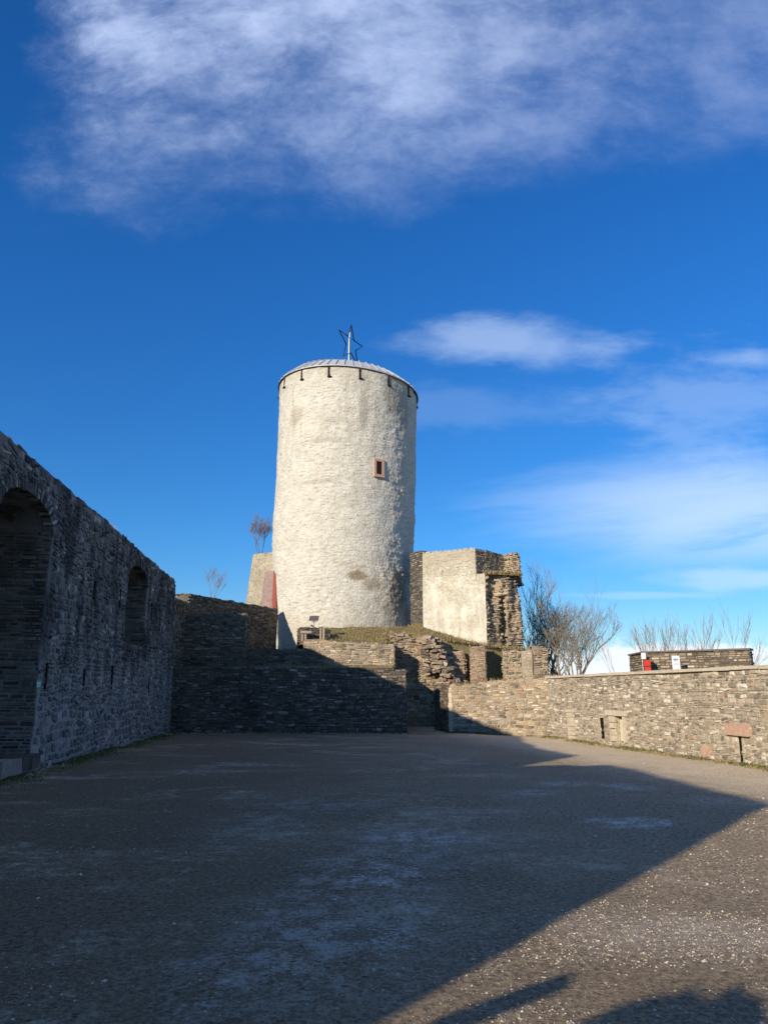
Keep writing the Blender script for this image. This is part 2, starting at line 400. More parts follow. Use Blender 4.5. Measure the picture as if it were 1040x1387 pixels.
# ------------------------------------------------------------------ ground
def ground_mat():
    m, g, b = new_mat('gravel_ground'); p = wpos(g); x, y, z = g.sep(p)
    big = g.noise(p, .16, 5, .6); med = g.noise(g.vec(x*.55, y*1.0, 0.0), .75, 7, .68, .6); fine = g.noise(p, 9, 7, .75)
    grit = g.noise(p, 70, 4, .75)
    v1 = g.voro(p, 42); v1c = g.voro(p, 42, out='Color'); v2 = g.voro(p, 95); v2c = g.voro(p, 95, out='Color')
    r1, r1b, _ = g.sep(v1c); r2, _, _ = g.sep(v2c)
    lit_side = g.ss(x+y*.05+(g.noise(g.addv(p, (9, 2, 0)), .5, 5, .6)-.5)*7.0, -3.0, 5.5)     # left painted darker to deepen its shade, right kept lighter
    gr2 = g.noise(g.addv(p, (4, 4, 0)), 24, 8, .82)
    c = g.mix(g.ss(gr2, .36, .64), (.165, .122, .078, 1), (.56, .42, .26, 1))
    c = g.mix((1.0-lit_side)*.8, c, g.mix(1.0, c, (.40, .40, .38, 1), 'MULTIPLY'))
    # trampled paler patches of crusher dust, grainy
    gran = g.ss(g.noise(p, 26, 8, .85)*.65+g.noise(p, 3.5, 5, .7)*.35, .45, .56)
    pale = g.ss(med*.62+fine*.38+(big-.5)*.35, .50, .66)
    c = g.mix(g.ss(big, .50, .68)*.45, c, (.13, .108, .085, 1))
    c = g.mix(pale*gran*.9, c, (.70, .60, .42, 1))
    c = g.mix(pale*.22, c, (.50, .42, .29, 1))
    # scattered puddle-dried lime patches, right of the yard
    def spot(cx, cy, rx, ry, k=.7):
        ex = (x-cx)/rx; ey = (y-cy)/ry; r = g.math('SQRT', ex*ex+ey*ey)
        return (1.0-g.ss(r+(fine-.5)*2.2+(med-.5)*3.2, .2, 1.25))*k
    sp = spot(3.0, 10.0, .50, .45, .9)+spot(4.2, 13.6, .45, .55, .7)+spot(3.2, 14.1, .6, .5, .55)+spot(2.35, 12.9, .6, .7, .5)+spot(.2, 8.6, .9, 1.5, .42)+spot(-.55, 5.4, .8, 1.5, .5)+spot(-1.5, 9.6, .7, 1.1, .35)+spot(-.9, 11.5, 1.4, .7, .3)+spot(.2, 6.3, .5, 1.0, .35)+spot(4.9, 11.9, .5, .5, .5)+spot(.6, 9.2, 1.0, .8, .3)
    c = g.mix(sp.cl()*g.ss(gran+sp*.30, .35, 1.0), c, (.70, .66, .56, 1))
    # drier tan band along the right-hand wall, painted paler to brighten sunlit ground
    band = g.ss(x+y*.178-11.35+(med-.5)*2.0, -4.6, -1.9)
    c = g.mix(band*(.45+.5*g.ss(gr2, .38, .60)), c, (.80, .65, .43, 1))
    # heap of whitish grit in the near right
    gb = (y-5.55+(x-2.0)*.12)/.42
    c = g.mix(g.math('EXPONENT', gb*gb*-1.0)*g.ss(x, .8, 1.8)*.55*g.ss(fine, .3, .6), c, (.52, .45, .36, 1))
    # pebbles
    pb1 = (1.0-g.ss(v1, .20, .42))*g.ss(r1, .62, .9)
    pb2 = (1.0-g.ss(v2, .22, .45))*g.ss(r2, .55, .95)
    c = g.mix(pb2*.55, c, (.34, .31, .27, 1)); c = g.mix(pb1*.6, c, g.ramp(r1b, [(0, (.18, .15, .12)), (.6, (.34, .29, .24)), (1, (.55, .52, .48))]))
    dk = g.ss(grit, .60, .75)
    c = g.mix(dk*.35, c, (.05, .04, .03, 1))
    fl = g.voro(g.scale(p, (1.0, 2.2, 1.0)), 9, out='Color'); f1, f2_, _ = g.sep(fl)
    c = g.mix((1.0-g.ss(g.voro(g.scale(p, (1.0, 2.2, 1.0)), 9), .10, .24))*g.ss(f1, .80, .84)*.8, c, (.025, .021, .018, 1))
    # mossy hems at the feet of the walls
    mossL = 1.0-g.ss(x+y*.0915+5.9+(fine-.5)*1.0, .15, .9)
    mossR = g.ss(x+y*.178-11.35+(fine-.5)*.8, -.55, -.05)
    mossB = g.ss(y+(fine-.5)*1.4, 29.9, 31.2)*(1.0-g.ss(y, 31.2, 31.6))
    ms = (mossL+mossR*.75+mossB*.9).cl()*g.ss(g.noise(p, 3.5, 5, .7), .36, .56)
    c = g.mix(ms*.85, c, (.10, .12, .03, 1))
    g.put(b.inputs['Base Color'], c)
    g.put(b.inputs['Roughness'], .92-.2*g.ss(big, .5, .7))
    b.inputs['Specular IOR Level'].default_value = .08
    bump(g, b, fine*.9+gr2*.9+grit*.4+pb1*.8+pb2*.4, .014, 1.0)
    return m
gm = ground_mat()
def gz(x, y):
    return .030*fbm(x*.35, y*.35, 1.0)+.012*fbm(x*1.6, y*1.6, 5.0)
def make_ground():
    def axis(lo, hi, st, far):
        a = list(np.arange(lo, hi+1e-6, st)); s = st
        while a[-1] < far: s *= 1.7; a.append(a[-1]+s)
        s = st
        while a[0] > -far: s *= 1.7; a.insert(0, a[0]-s)
        return a
    xs = axis(-10, 12, .14, 2500); ys = axis(2, 34, .14, 4000)
    v = []; f = []
    for y in ys:
        for x in xs:
            far = max(0, abs(x)-60, abs(y)-80)
            z = gz(x, y) - min(far*.03, 30) if far else gz(x, y)
            v.append((x, y, z))
    n = len(xs)
    for j in range(len(ys)-1):
        for i in range(n-1):
            a = j*n+i; f.append((a, a+1, a+n+1, a+n))
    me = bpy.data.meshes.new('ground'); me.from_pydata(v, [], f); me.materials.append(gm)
    me.polygons.foreach_set('use_smooth', [True]*len(f))
    o = bpy.data.objects.new('ground', me); COL.objects.link(o); tag(o, kind='structure')
make_ground()

def gravel():
    rng = np.random.default_rng(3)
    pts = []
    def sc(n, y0, y1, s0, s1, f):
        c = 0
        while c < n:
            y = y0*(y1/y0)**rng.random(); x = rng.uniform(-.58, .58)*y
            if x < -5.7-.0915*y or x > 11.2-.178*y: c += 1; continue
            if rng.random() < f(x, y):
                pts.append((x, y, s0*(s1/s0)**(rng.random()**1.6)))
            c += 1
    def dens(x, y):
        d = .08+.9*max(0, min(1, .45+1.7*fbm(x*.8, y*.8, 9.0)))
        if x > .9:      # heaped pale grit near the right
            d += 2.4*math.exp(-((y-5.55+(x-2)*.12)/.35)**2)
        d *= .22+.78*max(0, min(1, (x+1.0)/3))
        return min(1, d*.6)
    sc(80000, 3.6, 14, .0035, .0125, dens)
    sc(12000, 8, 29, .010, .024, dens)
    for _ in range(60):
        y = rng.uniform(4, 12); pts.append((rng.uniform(-.5, .55)*y, y, rng.uniform(.014, .026)))
    for _ in range(900):
        t = rng.uniform(0, 15); o = abs(rng.normal(0, .16))+.03; q = RA+RU*t+RN*o; pts.append((q.x, q.y, rng.uniform(.012, .035)))
    for _ in range(500):
        y = rng.uniform(12, 31); pts.append((-5.9-.0915*y+abs(rng.normal(0, .14))+.03, y, rng.uniform(.012, .04)))
    for _ in range(400):
        pts.append((rng.uniform(-8.6, .9), 31.15-abs(rng.normal(0, .14)), rng.uniform(.015, .045)))
    pts = np.array(pts); n = len(pts)
    base = np.array([(1, 0, 0), (0, 1, 0), (-1, 0, 0), (0, -1, 0), (.1, .1, .75), (.7, .7, .3), (-.7, .6, .35), (-.65, -.7, .3), (.7, -.65, .35)], float)
    fc = [(0, 5, 4), (5, 1, 4), (1, 6, 4), (6, 2, 4), (2, 7, 4), (7, 3, 4), (3, 8, 4), (8, 0, 4)]
    V = np.repeat(base[None], n, 0)*rng.uniform(.6, 1.25, (n, 9, 3))
    ang = rng.uniform(0, 2*np.pi, n); ca, sa = np.cos(ang), np.sin(ang)
    asp = rng.uniform(.55, 1, n)
    X = V[:, :, 0]; Y = V[:, :, 1]*asp[:, None]
    s = pts[:, 2][:, None]
    hz = np.array([gz(x, y) for x, y, _ in pts])[:, None]
    VV = np.stack([(X*ca[:, None]-Y*sa[:, None])*s+pts[:, 0][:, None], (X*sa[:, None]+Y*ca[:, None])*s+pts[:, 1][:, None], V[:, :, 2]*s+hz-s*.1], -1).reshape(-1, 3)
    F = (np.array(fc)[None]+np.arange(n)[:, None, None]*9).reshape(-1, 3)
    me = bpy.data.meshes.new('gravel'); me.from_pydata(VV.tolist(), [], F.tolist())
    m, g, b = new_mat('pebbles'); geo = g.n('ShaderNodeNewGeometry')
    c = g.ramp(E(g, geo.outputs['Random Per Island']), [(0, (.15, .12, .09)), (.3, (.30, .24, .18)), (.6, (.44, .36, .27)), (.88, (.50, .45, .36)), (1, (.58, .53, .45))])
    g.put(b.inputs['Base Color'], c); b.inputs['Roughness'].default_value = .85
    me.materials.append(m); o = bpy.data.objects.new('gravel', me); COL.objects.link(o)
    tag(o, 'loose pale gravel scattered over the castle yard', 'gravel', kind='stuff')

# grass helper: many small blades in one object
def grass(name, spots, mat, label, hgt=(.05, .14)):
    rng = np.random.default_rng(len(spots)); v = []; f = []
    for (x, y, z, s) in spots:
        a = rng.uniform(0, 6.28); l = rng.uniform(*hgt)*s; w = .006+.004*s
        dx, dy = math.cos(a), math.sin(a); bx, by = rng.uniform(-.6, .6, 2)*l
        i = len(v); v += [(x-dx*w, y-dy*w, z-.01), (x+dx*w, y+dy*w, z-.01), (x+bx*.5+dx*w*.6, y+by*.5+dy*w*.6, z+l*.65), (x+bx, y+by, z+l), (x+bx*.5-dx*w*.6, y+by*.5-dy*w*.6, z+l*.65)]
        f.append((i, i+1, i+2, i+3, i+4))
    me = bpy.data.meshes.new(name); me.from_pydata(v, [], f); me.materials.append(mat)
    o = bpy.data.objects.new(name, me); COL.objects.link(o); return tag(o, label, 'grass', kind='stuff')
def grass_mat(name, stops):
    m, g, b = new_mat(name); geo = g.n('ShaderNodeNewGeometry')
    c = g.ramp(E(g, geo.outputs['Random Per Island']), stops); g.put(b.inputs['Base Color'], c)
    b.inputs['Roughness'].default_value = .8; return m
g_green = grass_mat('grass_green', [(0, (.035, .055, .012)), (.5, (.07, .10, .025)), (.8, (.13, .14, .04)), (1, (.22, .18, .08))])
g_dry = grass_mat('grass_dry', [(0, (.10, .085, .03)), (.4, (.22, .165, .065)), (.75, (.33, .24, .11)), (1, (.45, .35, .19))])

# ------------------------------------------------------------------ left curtain wall with two blind arches
LA = Vector((-5.9+.0915*3, -3.0, 0)); LU = Vector((-.0915, 1, 0)).normalized(); LN = Vector((LU.y, -LU.x, 0)); Z = Vector((0, 0, 1))
def lu(Y): return (Y+3.0)/LU.y
L_LEN = lu(31.6)
def ltop(u):
    Y = -3+u*LU.y
    z = 5.93
    if 2.9 < Y < 5.55: z = 5.95-min((Y-2.9)/(5.2-2.9), 1-(Y-5.2)/.35 if Y > 5.2 else 1)*1.05
    elif 5.55 <= Y < 12.9: z = 6.0-.05*(Y-5.55)*(1 if Y < 9 else 0) + max(0, (Y-10.5)/2.4)*.36
    if 12.9 < Y: z = 6.37-(Y-12.9)*.0115
    if Y > 30.6: z -= (Y-30.6)**2*.8
    if Y > 9: z += .035*nz(u*1.7, 2.2, 0)+.02*nz(u*6, 1.2, 0)
    return max(z, .4)
NICHES = [dict(y0=13.35, y1=16.25, s=.32, sp=5.02, ap=5.64, d=1.25), dict(y0=23.25, y1=26.1, s=3.12, sp=5.25, ap=5.74, d=1.1)]
def arch_h(nc, Y):
    t = (Y-(nc['y0']+nc['y1'])/2)/((nc['y1']-nc['y0'])/2)
    return nc['sp']+(nc['ap']-nc['sp'])*math.sqrt(max(0, 1-t*t))
def lpos(u, v):
    Y = -3+u*LU.y
    d = .05*fbm(u*.35, v*.35, 4.0)+.02*fbm(u*1.5, v*1.5, 8.0) - .012*v
    return LA+LU*u+Z*v+LN*d, LN
def left_wall():
    root = empty('curtain_wall', (-7.4, 16, 0), 'tall dark grey stone curtain wall on the left with two blind arches', 'wall')
    m = M(); n = int(L_LEN/.1)
    for i in range(n):
        u0, u1 = L_LEN*i/n, L_LEN*(i+1)/n; Y = -3+(u0+u1)/2*LU.y
        def strip(a0, b0, a1, b1):
            k = max(1, int((max(b0, b1)-min(a0, a1))/.4))
            for j in range(k):
                f0, f1 = j/k, (j+1)/k
                m.quad(lpos(u0, a0+(b0-a0)*f0)[0], lpos(u1, a1+(b1-a1)*f0)[0], lpos(u1, a1+(b1-a1)*f1)[0], lpos(u0, a0+(b0-a0)*f1)[0], 1)
        Y0, Y1 = -3+u0*LU.y, -3+u1*LU.y
        nc = next((q for q in NICHES if q['y0'] < Y < q['y1']), None)
        if nc:
            strip(-.3, nc['s'], -.3, nc['s'])
            strip(arch_h(nc, Y0), ltop(u0), arch_h(nc, Y1), ltop(u1))
            D = -LN*nc['d']
            p0, p1 = lpos(u0, arch_h(nc, Y0))[0], lpos(u1, arch_h(nc, Y1))[0]
            m.quad(p0, p1, p1+D, p0+D, 1)                                  # vault
            s0, s1 = lpos(u0, nc['s'])[0], lpos(u1, nc['s'])[0]
            m.quad(s1, s0, s0+D, s1+D, 1)                                  # sill
            m.quad(s0+D, s1+D, p1+D, p0+D, 1)                              # blind back
        else: strip(-.3, ltop(u0), -.3, ltop(u1))
    def mk(u, v):
        Y = -3+u*LU.y
        if v > ltop(u)-.03: return False
        for q in NICHES:
            if q['y0']-.10 < Y < q['y1']+.10 and q['s']-.05 < v < arch_h(q, Y)+.08: return False
        return True
    vis0 = lu(11.5)
    stones(m, lambda u, v: lpos(u+vis0, v), L_LEN-vis0, 6.6, lambda u, v: mk(u+vis0, v), ch=(.07, .24), cl=(.10, .36), relief=(.008, .036), gap=.014, warp=.16, tilt=.9, jit=.35)
    stones(m, lpos, vis0, 6.6, mk, ch=(.18, .3), cl=(.3, .8), relief=(.004, .02))
    for nc in NICHES:                                                      # reveals and voussoirs
        for Y, sgn in ((nc['y0'], 1), (nc['y1'], -1)):
            b = lpos(lu(Y), 0)[0]; hh = nc['sp']-nc['s']+.02
            if sgn < 0:
                pos = lambda u, v, b=b, nc=nc: (lpos(lu(nc['y1']), v+nc['s'])[0]-LN*(nc['d']-u), -LU)
            else:
                pos = lambda u, v, b=b, nc=nc: (lpos(lu(nc['y0']), v+nc['s'])[0]-LN*u, LU)
            patch(m, pos, nc['d'], hh, .2, None, 1)
            stones(m, pos, nc['d'], hh, None, ch=(.05, .12), cl=(.15, .45), relief=(.01, .05), mat=2)
        n2 = 40
        mid = (nc['y0']+nc['y1'])/2; ha = (nc['y1']-nc['y0'])/2
        for k in range(n2):
            t = math.pi*(k+.5)/n2; Y = mid-ha*math.cos(t); h = arch_h(nc, Y)
            tn = Vector((0, -math.cos(t)*ha, math.sin(t)*(nc['ap']-nc['sp'])*2)).normalized()
            rt = LU*tn.y+Z*tn.z
            p = lpos(lu(Y), h)[0]+rt*.13
            ax = LN; az = rt; ay = az.cross(ax).normalized()
            rot = Matrix((ax, ay, az)).transposed()
            m.box(p-ax*.085, (.18+random.uniform(0, .04), 3.0/n2*.9, .26+random.uniform(0, .08)), rot, .008, 0)
    # top, ends, back
    def tp(u, v): return lpos(u, ltop(u))[0]-LN*v+Z*.02*nz(u*2, v*2, 3), Z
    patch(m, tp, L_LEN, 1.3, .25, None, 1); stones(m, tp, L_LEN, 1.3, None, ch=(.2, .35), cl=(.2, .6), relief=(.01, .06))
    def bk(u, v): return LA+LU*(L_LEN-u)-LN*1.3+Z*v, -LN
    patch(m, bk, L_LEN, 6, .5, None, 1, top=lambda u: ltop(L_LEN-u)); 
    def e1(u, v): return lpos(L_LEN, v)[0]-LN*u, LU
    patch(m, e1, 1.3, ltop(L_LEN), .3, None, 1)
    def e0(u, v): return lpos(0, v)[0]-LN*(1.3-u), -LU
    patch(m, e0, 1.3, ltop(0), .3, None, 1)
    m.build('masonry', [st_left, mo_left, st_mid], root)
    # stone step under the big arch
    s = M()
    for k in range(6):
        s.box(LA+LU*lu(13.6+k*.5)+LN*.02+Z*.20-LN*.1, (.5, .48, .30), Matrix.Rotation(math.atan(.0915), 3, 'Z'), .02)
    s.build('sill', [st_dark], root)
    # narrow putlog slots: near-black blocks painting the dark inside
    sl = [(63, 895, 935), (114, 902, 936), (152, 900, 936), (201, 914, 941), (130, 785, 815), (166, 796, 826), (207, 815, 842)]
    for i, (px, ya, yb) in enumerate(sl):
        def hit(px, py):
            u, dy, dz = ray(px, py); t = 5.9/(-u-.0915*dy); return u*t, dy*t, CAM_H+dz*t
        xa, Ya, za = hit(px, ya); xb, Yb, zb = hit(px, yb)
        q = M(); Yc = (Ya+Yb)/2
        pc = lpos(lu(Yc), (za+zb)/2)[0]
        q.box(pc+LN*.01, (.06, .07, abs(za-zb)*.9), Matrix.Rotation(math.atan(.0915), 3, 'Z'), .004)
        q.build('slot', darkhole, root)
    return root
left_wall()
# green sign on the left wall
def green_sign():
    u, dy, dz = ray(49, 926.5); t = 5.9/(-u-.0915*dy); p = lpos(lu(dy*t), CAM_H+dz*t)[0]+LN*.06
    rot = Matrix.Rotation(math.atan(.0915), 3, 'Z')
    root = empty('escape_sign', p, 'small green and white sign on the left wall beside the big arch', 'sign')
    gp = simple('sign_green', (.02, .26, .15), .4, var=.05, bmp=0)
    m = M(); m.box(p, (.015, .26, .20), rot); m.build('plate', gp, root)
    m = M()
    m.box(p+LN*.010+LU*.06, (.004, .035, .11), rot); m.box(p+LN*.010-LU*.03+Z*.02, (.004, .09, .03), rot)
    m.box(p+LN*.010-LU*.03-Z*.035, (.004, .03, .07), rot); m.box(p+LN*.010-LU*.085, (.004, .02, .14), rot)
    m.build('pictogram', white_paint, root)
green_sign()

# ------------------------------------------------------------------ right yard wall
RA = G(746, 998.5); RU = (G(1040, 1040)-RA).normalized(); RB = RA+RU*22
RN = Vector((RU.y, -RU.x, 0))
def r_at(px, py):     # hit the right wall plane
    u, dy, dz = ray(px, py); d = Vector((u, dy, dz)); o = Vector((0, 0, CAM_H))
    t = (RA-o).dot(RN)/d.dot(RN); p = o+d*t; return (p-RA).dot(RU), p.z
def right_wall():
    root = empty('yard_wall', RA, 'low sunlit grey and tan rubble wall with flat coping along the right of the yard', 'wall')
    ops = [(r_at(833, 970), r_at(847, 1006), 1), (r_at(811.5, 972), r_at(818, 1001), 2), (r_at(999, 996), r_at(1006.5, 1036), 3)]
    holes = []
    for (u0, z1), (u1, z0), k in ops:
        holes.append((u0, u1, max(z0, .02), z1, k))
    H = 2.12
    def inside(u, v, e=0.0): return any(a-e < u < b+e and c-e < v < d+e for a, b, c, d, k in holes)
    seed = 3.3
    def pos(u, v): return RA+RU*u+Z*v+RN*(.05*fbm(u*.4, v*.4, seed)), RN
    m = M()
    us = sorted({0.0, 22.0, *[q[i] for q in holes for i in (0, 1)], *np.arange(.3, 22, .3)})
    vs = sorted({-.2, H, *[q[i] for q in holes for i in (2, 3)], *np.arange(.2, H, .3)})
    for a, b in zip(us, us[1:]):
        for c, d in zip(vs, vs[1:]):
            if inside((a+b)/2, (c+d)/2): continue
            m.quad(pos(a, c)[0], pos(b, c)[0], pos(b, d)[0], pos(a, d)[0], 1)
    for (a, b, c, d, k) in holes:
        dp = .22 if k == 1 else .4
        D = -RN*dp; q = [pos(a, c)[0], pos(b, c)[0], pos(b, d)[0], pos(a, d)[0]]
        for i in range(4): m.quad(q[i], q[(i+1) % 4], q[(i+1) % 4]+D, q[i]+D, 1 if k == 1 else 3)
        m.quad(*[x+D for x in q], 1 if k == 1 else 3)  # narrow slots lined near-black to paint the dark inside
    bl = (r_at(768, 965), r_at(779, 998))
    def mk(u, v):
        if inside(u, v, .05): return False
        if bl[0][0]-.0 < u < bl[1][0]+.0 and v < bl[0][1]: return False
        return v < H-.02
    stones(m, pos, 22, H+.1, mk, ch=(.04, .13), cl=(.06, .26), relief=(.010, .038), gap=.004, warp=.14, tilt=.6, jit=.22)
    def bk(u, v): return RA+RU*(22-u)-RN*.55+Z*v, -RN
    patch(m, bk, 22, H, .5, None, 1)
    m.build('masonry', [st_right, mo_right, st_warm, darkhole], root)
    # coping
    c = M(); u = -.1
    while u < 22:
        l = random.uniform(.7, 1.3); p = RA+RU*(u+l/2)+Z*(H+.035)-RN*.26
        c.box(p, (l-.004, .68, .075+random.uniform(0, .012)), Matrix((RU, -RN, Z)).transposed(), .007); u += l
    c.build('coping', sandstone_pale, root)
    rot = Matrix((RU, -RN, Z)).transposed()
    # walled-up doorway: frame and pale panel
    (a, b, cc, d, _) = holes[0]
    f = M(); w = b-a
    f.box(pos((a+b)/2-.12, d+.09)[0], (w+.75, .16, .17), rot, .012)
    f.box(pos(b+.07, (cc+d)/2)[0], (.13, .14, d-cc), rot, .01)
    for k in range(4): f.box(pos(a-.17, cc+(k+.5)*(d-cc)/4)[0], (.30, .12, (d-cc)/4-.02), rot, .012)
    f.build('door_frame', sandstone_pale, root)
    f = M(); f.box(pos((a+b)/2, (cc+d)/2-.04)[0]-RN*.15, (w-.02, .05, d-cc-.12), rot, .004)
    f.build('door_panel', simple('old_plaster_cream', (.56, .53, .42), .9, var=.3, sc=6), root)
    # second blocked opening
    f = M(); h = bl[0][1]; u0, u1 = bl[0][0], bl[1][0]
    for k in range(6):
        f.box(pos((u0+u1)/2, h*(k+.5)/6)[0]+RN*.005, (u1-u0-.03, .07, h/6-.015), rot, .012)
    f.build('blocked_opening', sandstone_pale, root)
    f = M(); f.box(pos((u0+u1)/2, h+.05)[0]+RN*.01, (u1-u0+.15, .10, .09), rot, .01); f.build('lintel', sandstone_pale, root)
    # slot with big sandstone lintel
    (a, b, cc, d, _) = holes[2]
    A0 = r_at(986, 982); A1 = r_at(1017, 997)
    f = M(); f.box(pos((A0[0]+A1[0])/2, d+.14)[0]+RN*.03, (A1[0]-A0[0], .20, .27), rot, .014); f.build('lintel', sandstone, root)
    f = M(); f.tube([pos(a+.05, cc)[0]-RN*.04, pos(a+.05, d)[0]-RN*.04], .014); f.build('iron_bar', iron, root)
    # reddish blocks built into the wall
    f = M(); q = r_at(957, 1018); f.box(pos(q[0], q[1])[0]+RN*.0, (.28, .1, .26), rot, .03)
    q = r_at(940, 925); f.build('sandstone_block', sandstone, root)
    return root
right_wall()
gravel()

# ------------------------------------------------------------------ walls at the back of the yard
smid = dict(ch=(.05, .15), cl=(.08, .36), relief=(.014, .055), gap=.005, warp=.14, tilt=.4, jit=.22)
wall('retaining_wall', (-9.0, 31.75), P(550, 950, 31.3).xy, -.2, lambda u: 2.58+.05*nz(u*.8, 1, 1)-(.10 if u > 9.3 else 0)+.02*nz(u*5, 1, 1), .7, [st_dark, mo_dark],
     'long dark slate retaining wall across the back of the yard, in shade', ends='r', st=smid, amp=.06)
WL = Vector((2.75, 32.0, 0))
wall('garden_wall', WL.xy, (RA-RN*.05).xy, -.2, lambda u: 1.86+.065*u+.05*nz(u*1.5, 7, 1), .5, [st_warm, mo_warm],
     'low sunlit rubble wall between the dark passage and the right yard wall', ends='l', st=smid, amp=.10)
g2 = P(588, 935, 34.2)
wall('passage_wall', g2.xy, (WL+Vector((-.03, .05, 0))).xy, -.2, lambda u: 1.95-.03*u, .4, [st_mid, mo_mid],
     'short return wall along the right side of the dark passage', ends='', st=smid)
# corner pilaster stones
qm = M()
for k in range(9):
    qm.box((WL.x+.06, WL.y-.04, .1+k*.2), (.16+.05*(k % 2), .14, .19), Matrix.Rotation(R(-42), 3, 'Z'), .012)
tag(qm.build('corner_pier', [sandstone_pale]), 'pale dressed stone pier at the left end of the low sunlit wall', 'pier')

# second tier on the left
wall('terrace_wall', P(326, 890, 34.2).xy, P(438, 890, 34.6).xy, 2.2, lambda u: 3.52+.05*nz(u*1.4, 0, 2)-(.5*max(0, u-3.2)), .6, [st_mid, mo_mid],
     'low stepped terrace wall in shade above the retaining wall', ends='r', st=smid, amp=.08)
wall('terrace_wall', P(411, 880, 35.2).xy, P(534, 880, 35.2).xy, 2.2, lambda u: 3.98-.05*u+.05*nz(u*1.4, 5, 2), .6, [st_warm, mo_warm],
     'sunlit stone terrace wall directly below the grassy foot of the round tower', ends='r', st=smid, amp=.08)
wall('buttress', P(238, 860, 33.4).xy, P(331, 860, 33.4).xy, 1.9, lambda u: 5.02+.06*nz(u*1.4, 9, 2), 1.2, [st_mid, mo_mid],
     'square stepped stone buttress in front of the upper left wall', ends='r', st=smid, amp=.08)
d0, d1 = P(238, 800, 34.8), P(376, 825, 42.3)
def dtop(u):
    z = 6.22
    if u < .85: z -= .42
    return z+.05*nz(u*1.5, 2, 2)
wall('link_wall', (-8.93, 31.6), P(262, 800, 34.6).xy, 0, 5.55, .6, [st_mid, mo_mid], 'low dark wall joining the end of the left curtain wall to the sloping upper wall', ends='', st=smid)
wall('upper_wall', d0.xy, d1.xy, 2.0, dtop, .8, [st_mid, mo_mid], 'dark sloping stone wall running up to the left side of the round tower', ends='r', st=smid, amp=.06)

# wall behind the passage with a ragged broken corner
def etop(u):
    return 4.55-.30*u+.18*nz(u*2.1, 8, 2) if u < 3.9 else 2.2
wall('ruined_wall', (.3, 36.9), (3.9, 36.5), -.1, etop, 1.0, [st_ruin, mo_warm], 'broken ruin wall behind the dark passage with a jagged stepped top', ends='r',
     st=dict(ch=(.06, .18), cl=(.10, .36), relief=(.02, .11), tilt=.5, jit=.3), amp=.25,
     mask=lambda u, v: True)
def doorway(name, p, w, h, parent=None):
    m = M(); m.box(p+Vector((0, 0, h/2)), (w, .25, h)); return m

# ------------------------------------------------------------------ terraces behind the walls (earth and grass)
def earth_mat():
    m, g, b = new_mat('turf_earth'); p = wpos(g); n1 = g.noise(p, 2.2, 6, .65); n2 = g.noise(p, 18, 5, .7)
    c = g.mix(g.ss(n1, .35, .62), (.20, .145, .085, 1), (.22, .19, .07, 1))
    c = g.mix(g.ss(n2, .4, .7)*.5, c, (.055, .045, .022, 1))
    g.put(b.inputs['Base Color'], c); b.inputs['Roughness'].default_value = .95
    bump(g, b, n1*.3+n2, .06, 1.0); return m
earth = earth_mat()
def lerp(a, b, t): return a+(b-a)*max(0, min(1, t))
def field(name, x0, x1, y0, y1, h, cell=.22, skirt=None):
    nx, ny = int((x1-x0)/cell)+1, int((y1-y0)/cell)+1; v = []; f = []
    for j in range(ny+1):
        for i in range(nx+1):
            x, y = x0+(x1-x0)*i/nx, y0+(y1-y0)*j/ny
            v.append((x, y, h(x, y)))
    for j in range(ny):
        for i in range(nx):
            a = j*(nx+1)+i; f.append((a, a+1, a+nx+2, a+nx+1))
    me = bpy.data.meshes.new(name); me.from_pydata(v, [], f); me.materials.append(earth)
    me.polygons.foreach_set('use_smooth', [True]*len(f))
    o = bpy.data.objects.new(name, me); COL.objects.link(o); tag(o, kind='structure'); return o
def h_ter1(x, y): return 2.45+.12*(y-32)+.05*fbm(x, y, 3)
field('lower_terrace', -9.3, .4, 32.1, 36, h_ter1)
def h_mound(x, y):
    z = 3.86+.23*(min(y, 40.8)-35.6)
    if x > 1.0: z += .25*min(1, x-1.0)-.25*max(0, x-2.0)
    if x > 5.6: z = max(z-.1*(x-5.6), 3.4)
    if y < 37.2 and x > .8: z = min(z, 4.5-.22*(x-.5))
    if x < -4.0: z = lerp(z, 3.3+.09*(y-35.6), (-4.0-x)/.4)
    z += .07*fbm(x*.9, y*.9, 6)
    return z
field('upper_terrace', -7.5, 7.2, 35.5, 50, lambda x, y: h_mound(x, y) if not (x > .35 and y < 37.05) else -.8)
def h_low(x, y): return 1.55+.05*fbm(x, y, 2)
field('ruin_terrace', 3.5, 12, 32.6, 37, lambda x, y: h_low(x, y) if (x-2.9) > -(y-32.4)*.9 else h_low(x, y))

# ------------------------------------------------------------------ round keep
TC = 45.2
_prof = []
for py, xl, xr in ((528, 379.7, 564.5), (600, 377, 563), (680, 373, 561.7), (740, 370, 560), (800, 371.3, 559), (840, 372.5, 558.3), (870, 373.5, 558)):
    u, dy, dz = ray(0, py); z = CAM_H+dz/dy*TC; hr = (xr-xl)/2/1001/dy
    _prof.append((z, ((xl+xr)/2-520)/1001/dy*TC, hr*TC/math.sqrt(1+hr*hr)))
_prof.sort()
def prof(z):
    for a, b in zip(_prof, _prof[1:]):
        if z <= b[0] or b is _prof[-1]:
            t = (z-a[0])/(b[0]-a[0]); t = max(-1.0, min(1.3, t)); return a[1]+(b[1]-a[1])*t, a[2]+(b[2]-a[2])*t
def tpos(th, z, off=0.0):   # th = 0 faces the camera, positive to the right
    cx, r = prof(z); r += off
    return Vector((cx+r*math.sin(th), TC-r*math.cos(th), z))
def rim(th): return 20.52-.075*4.4*math.sin(th)
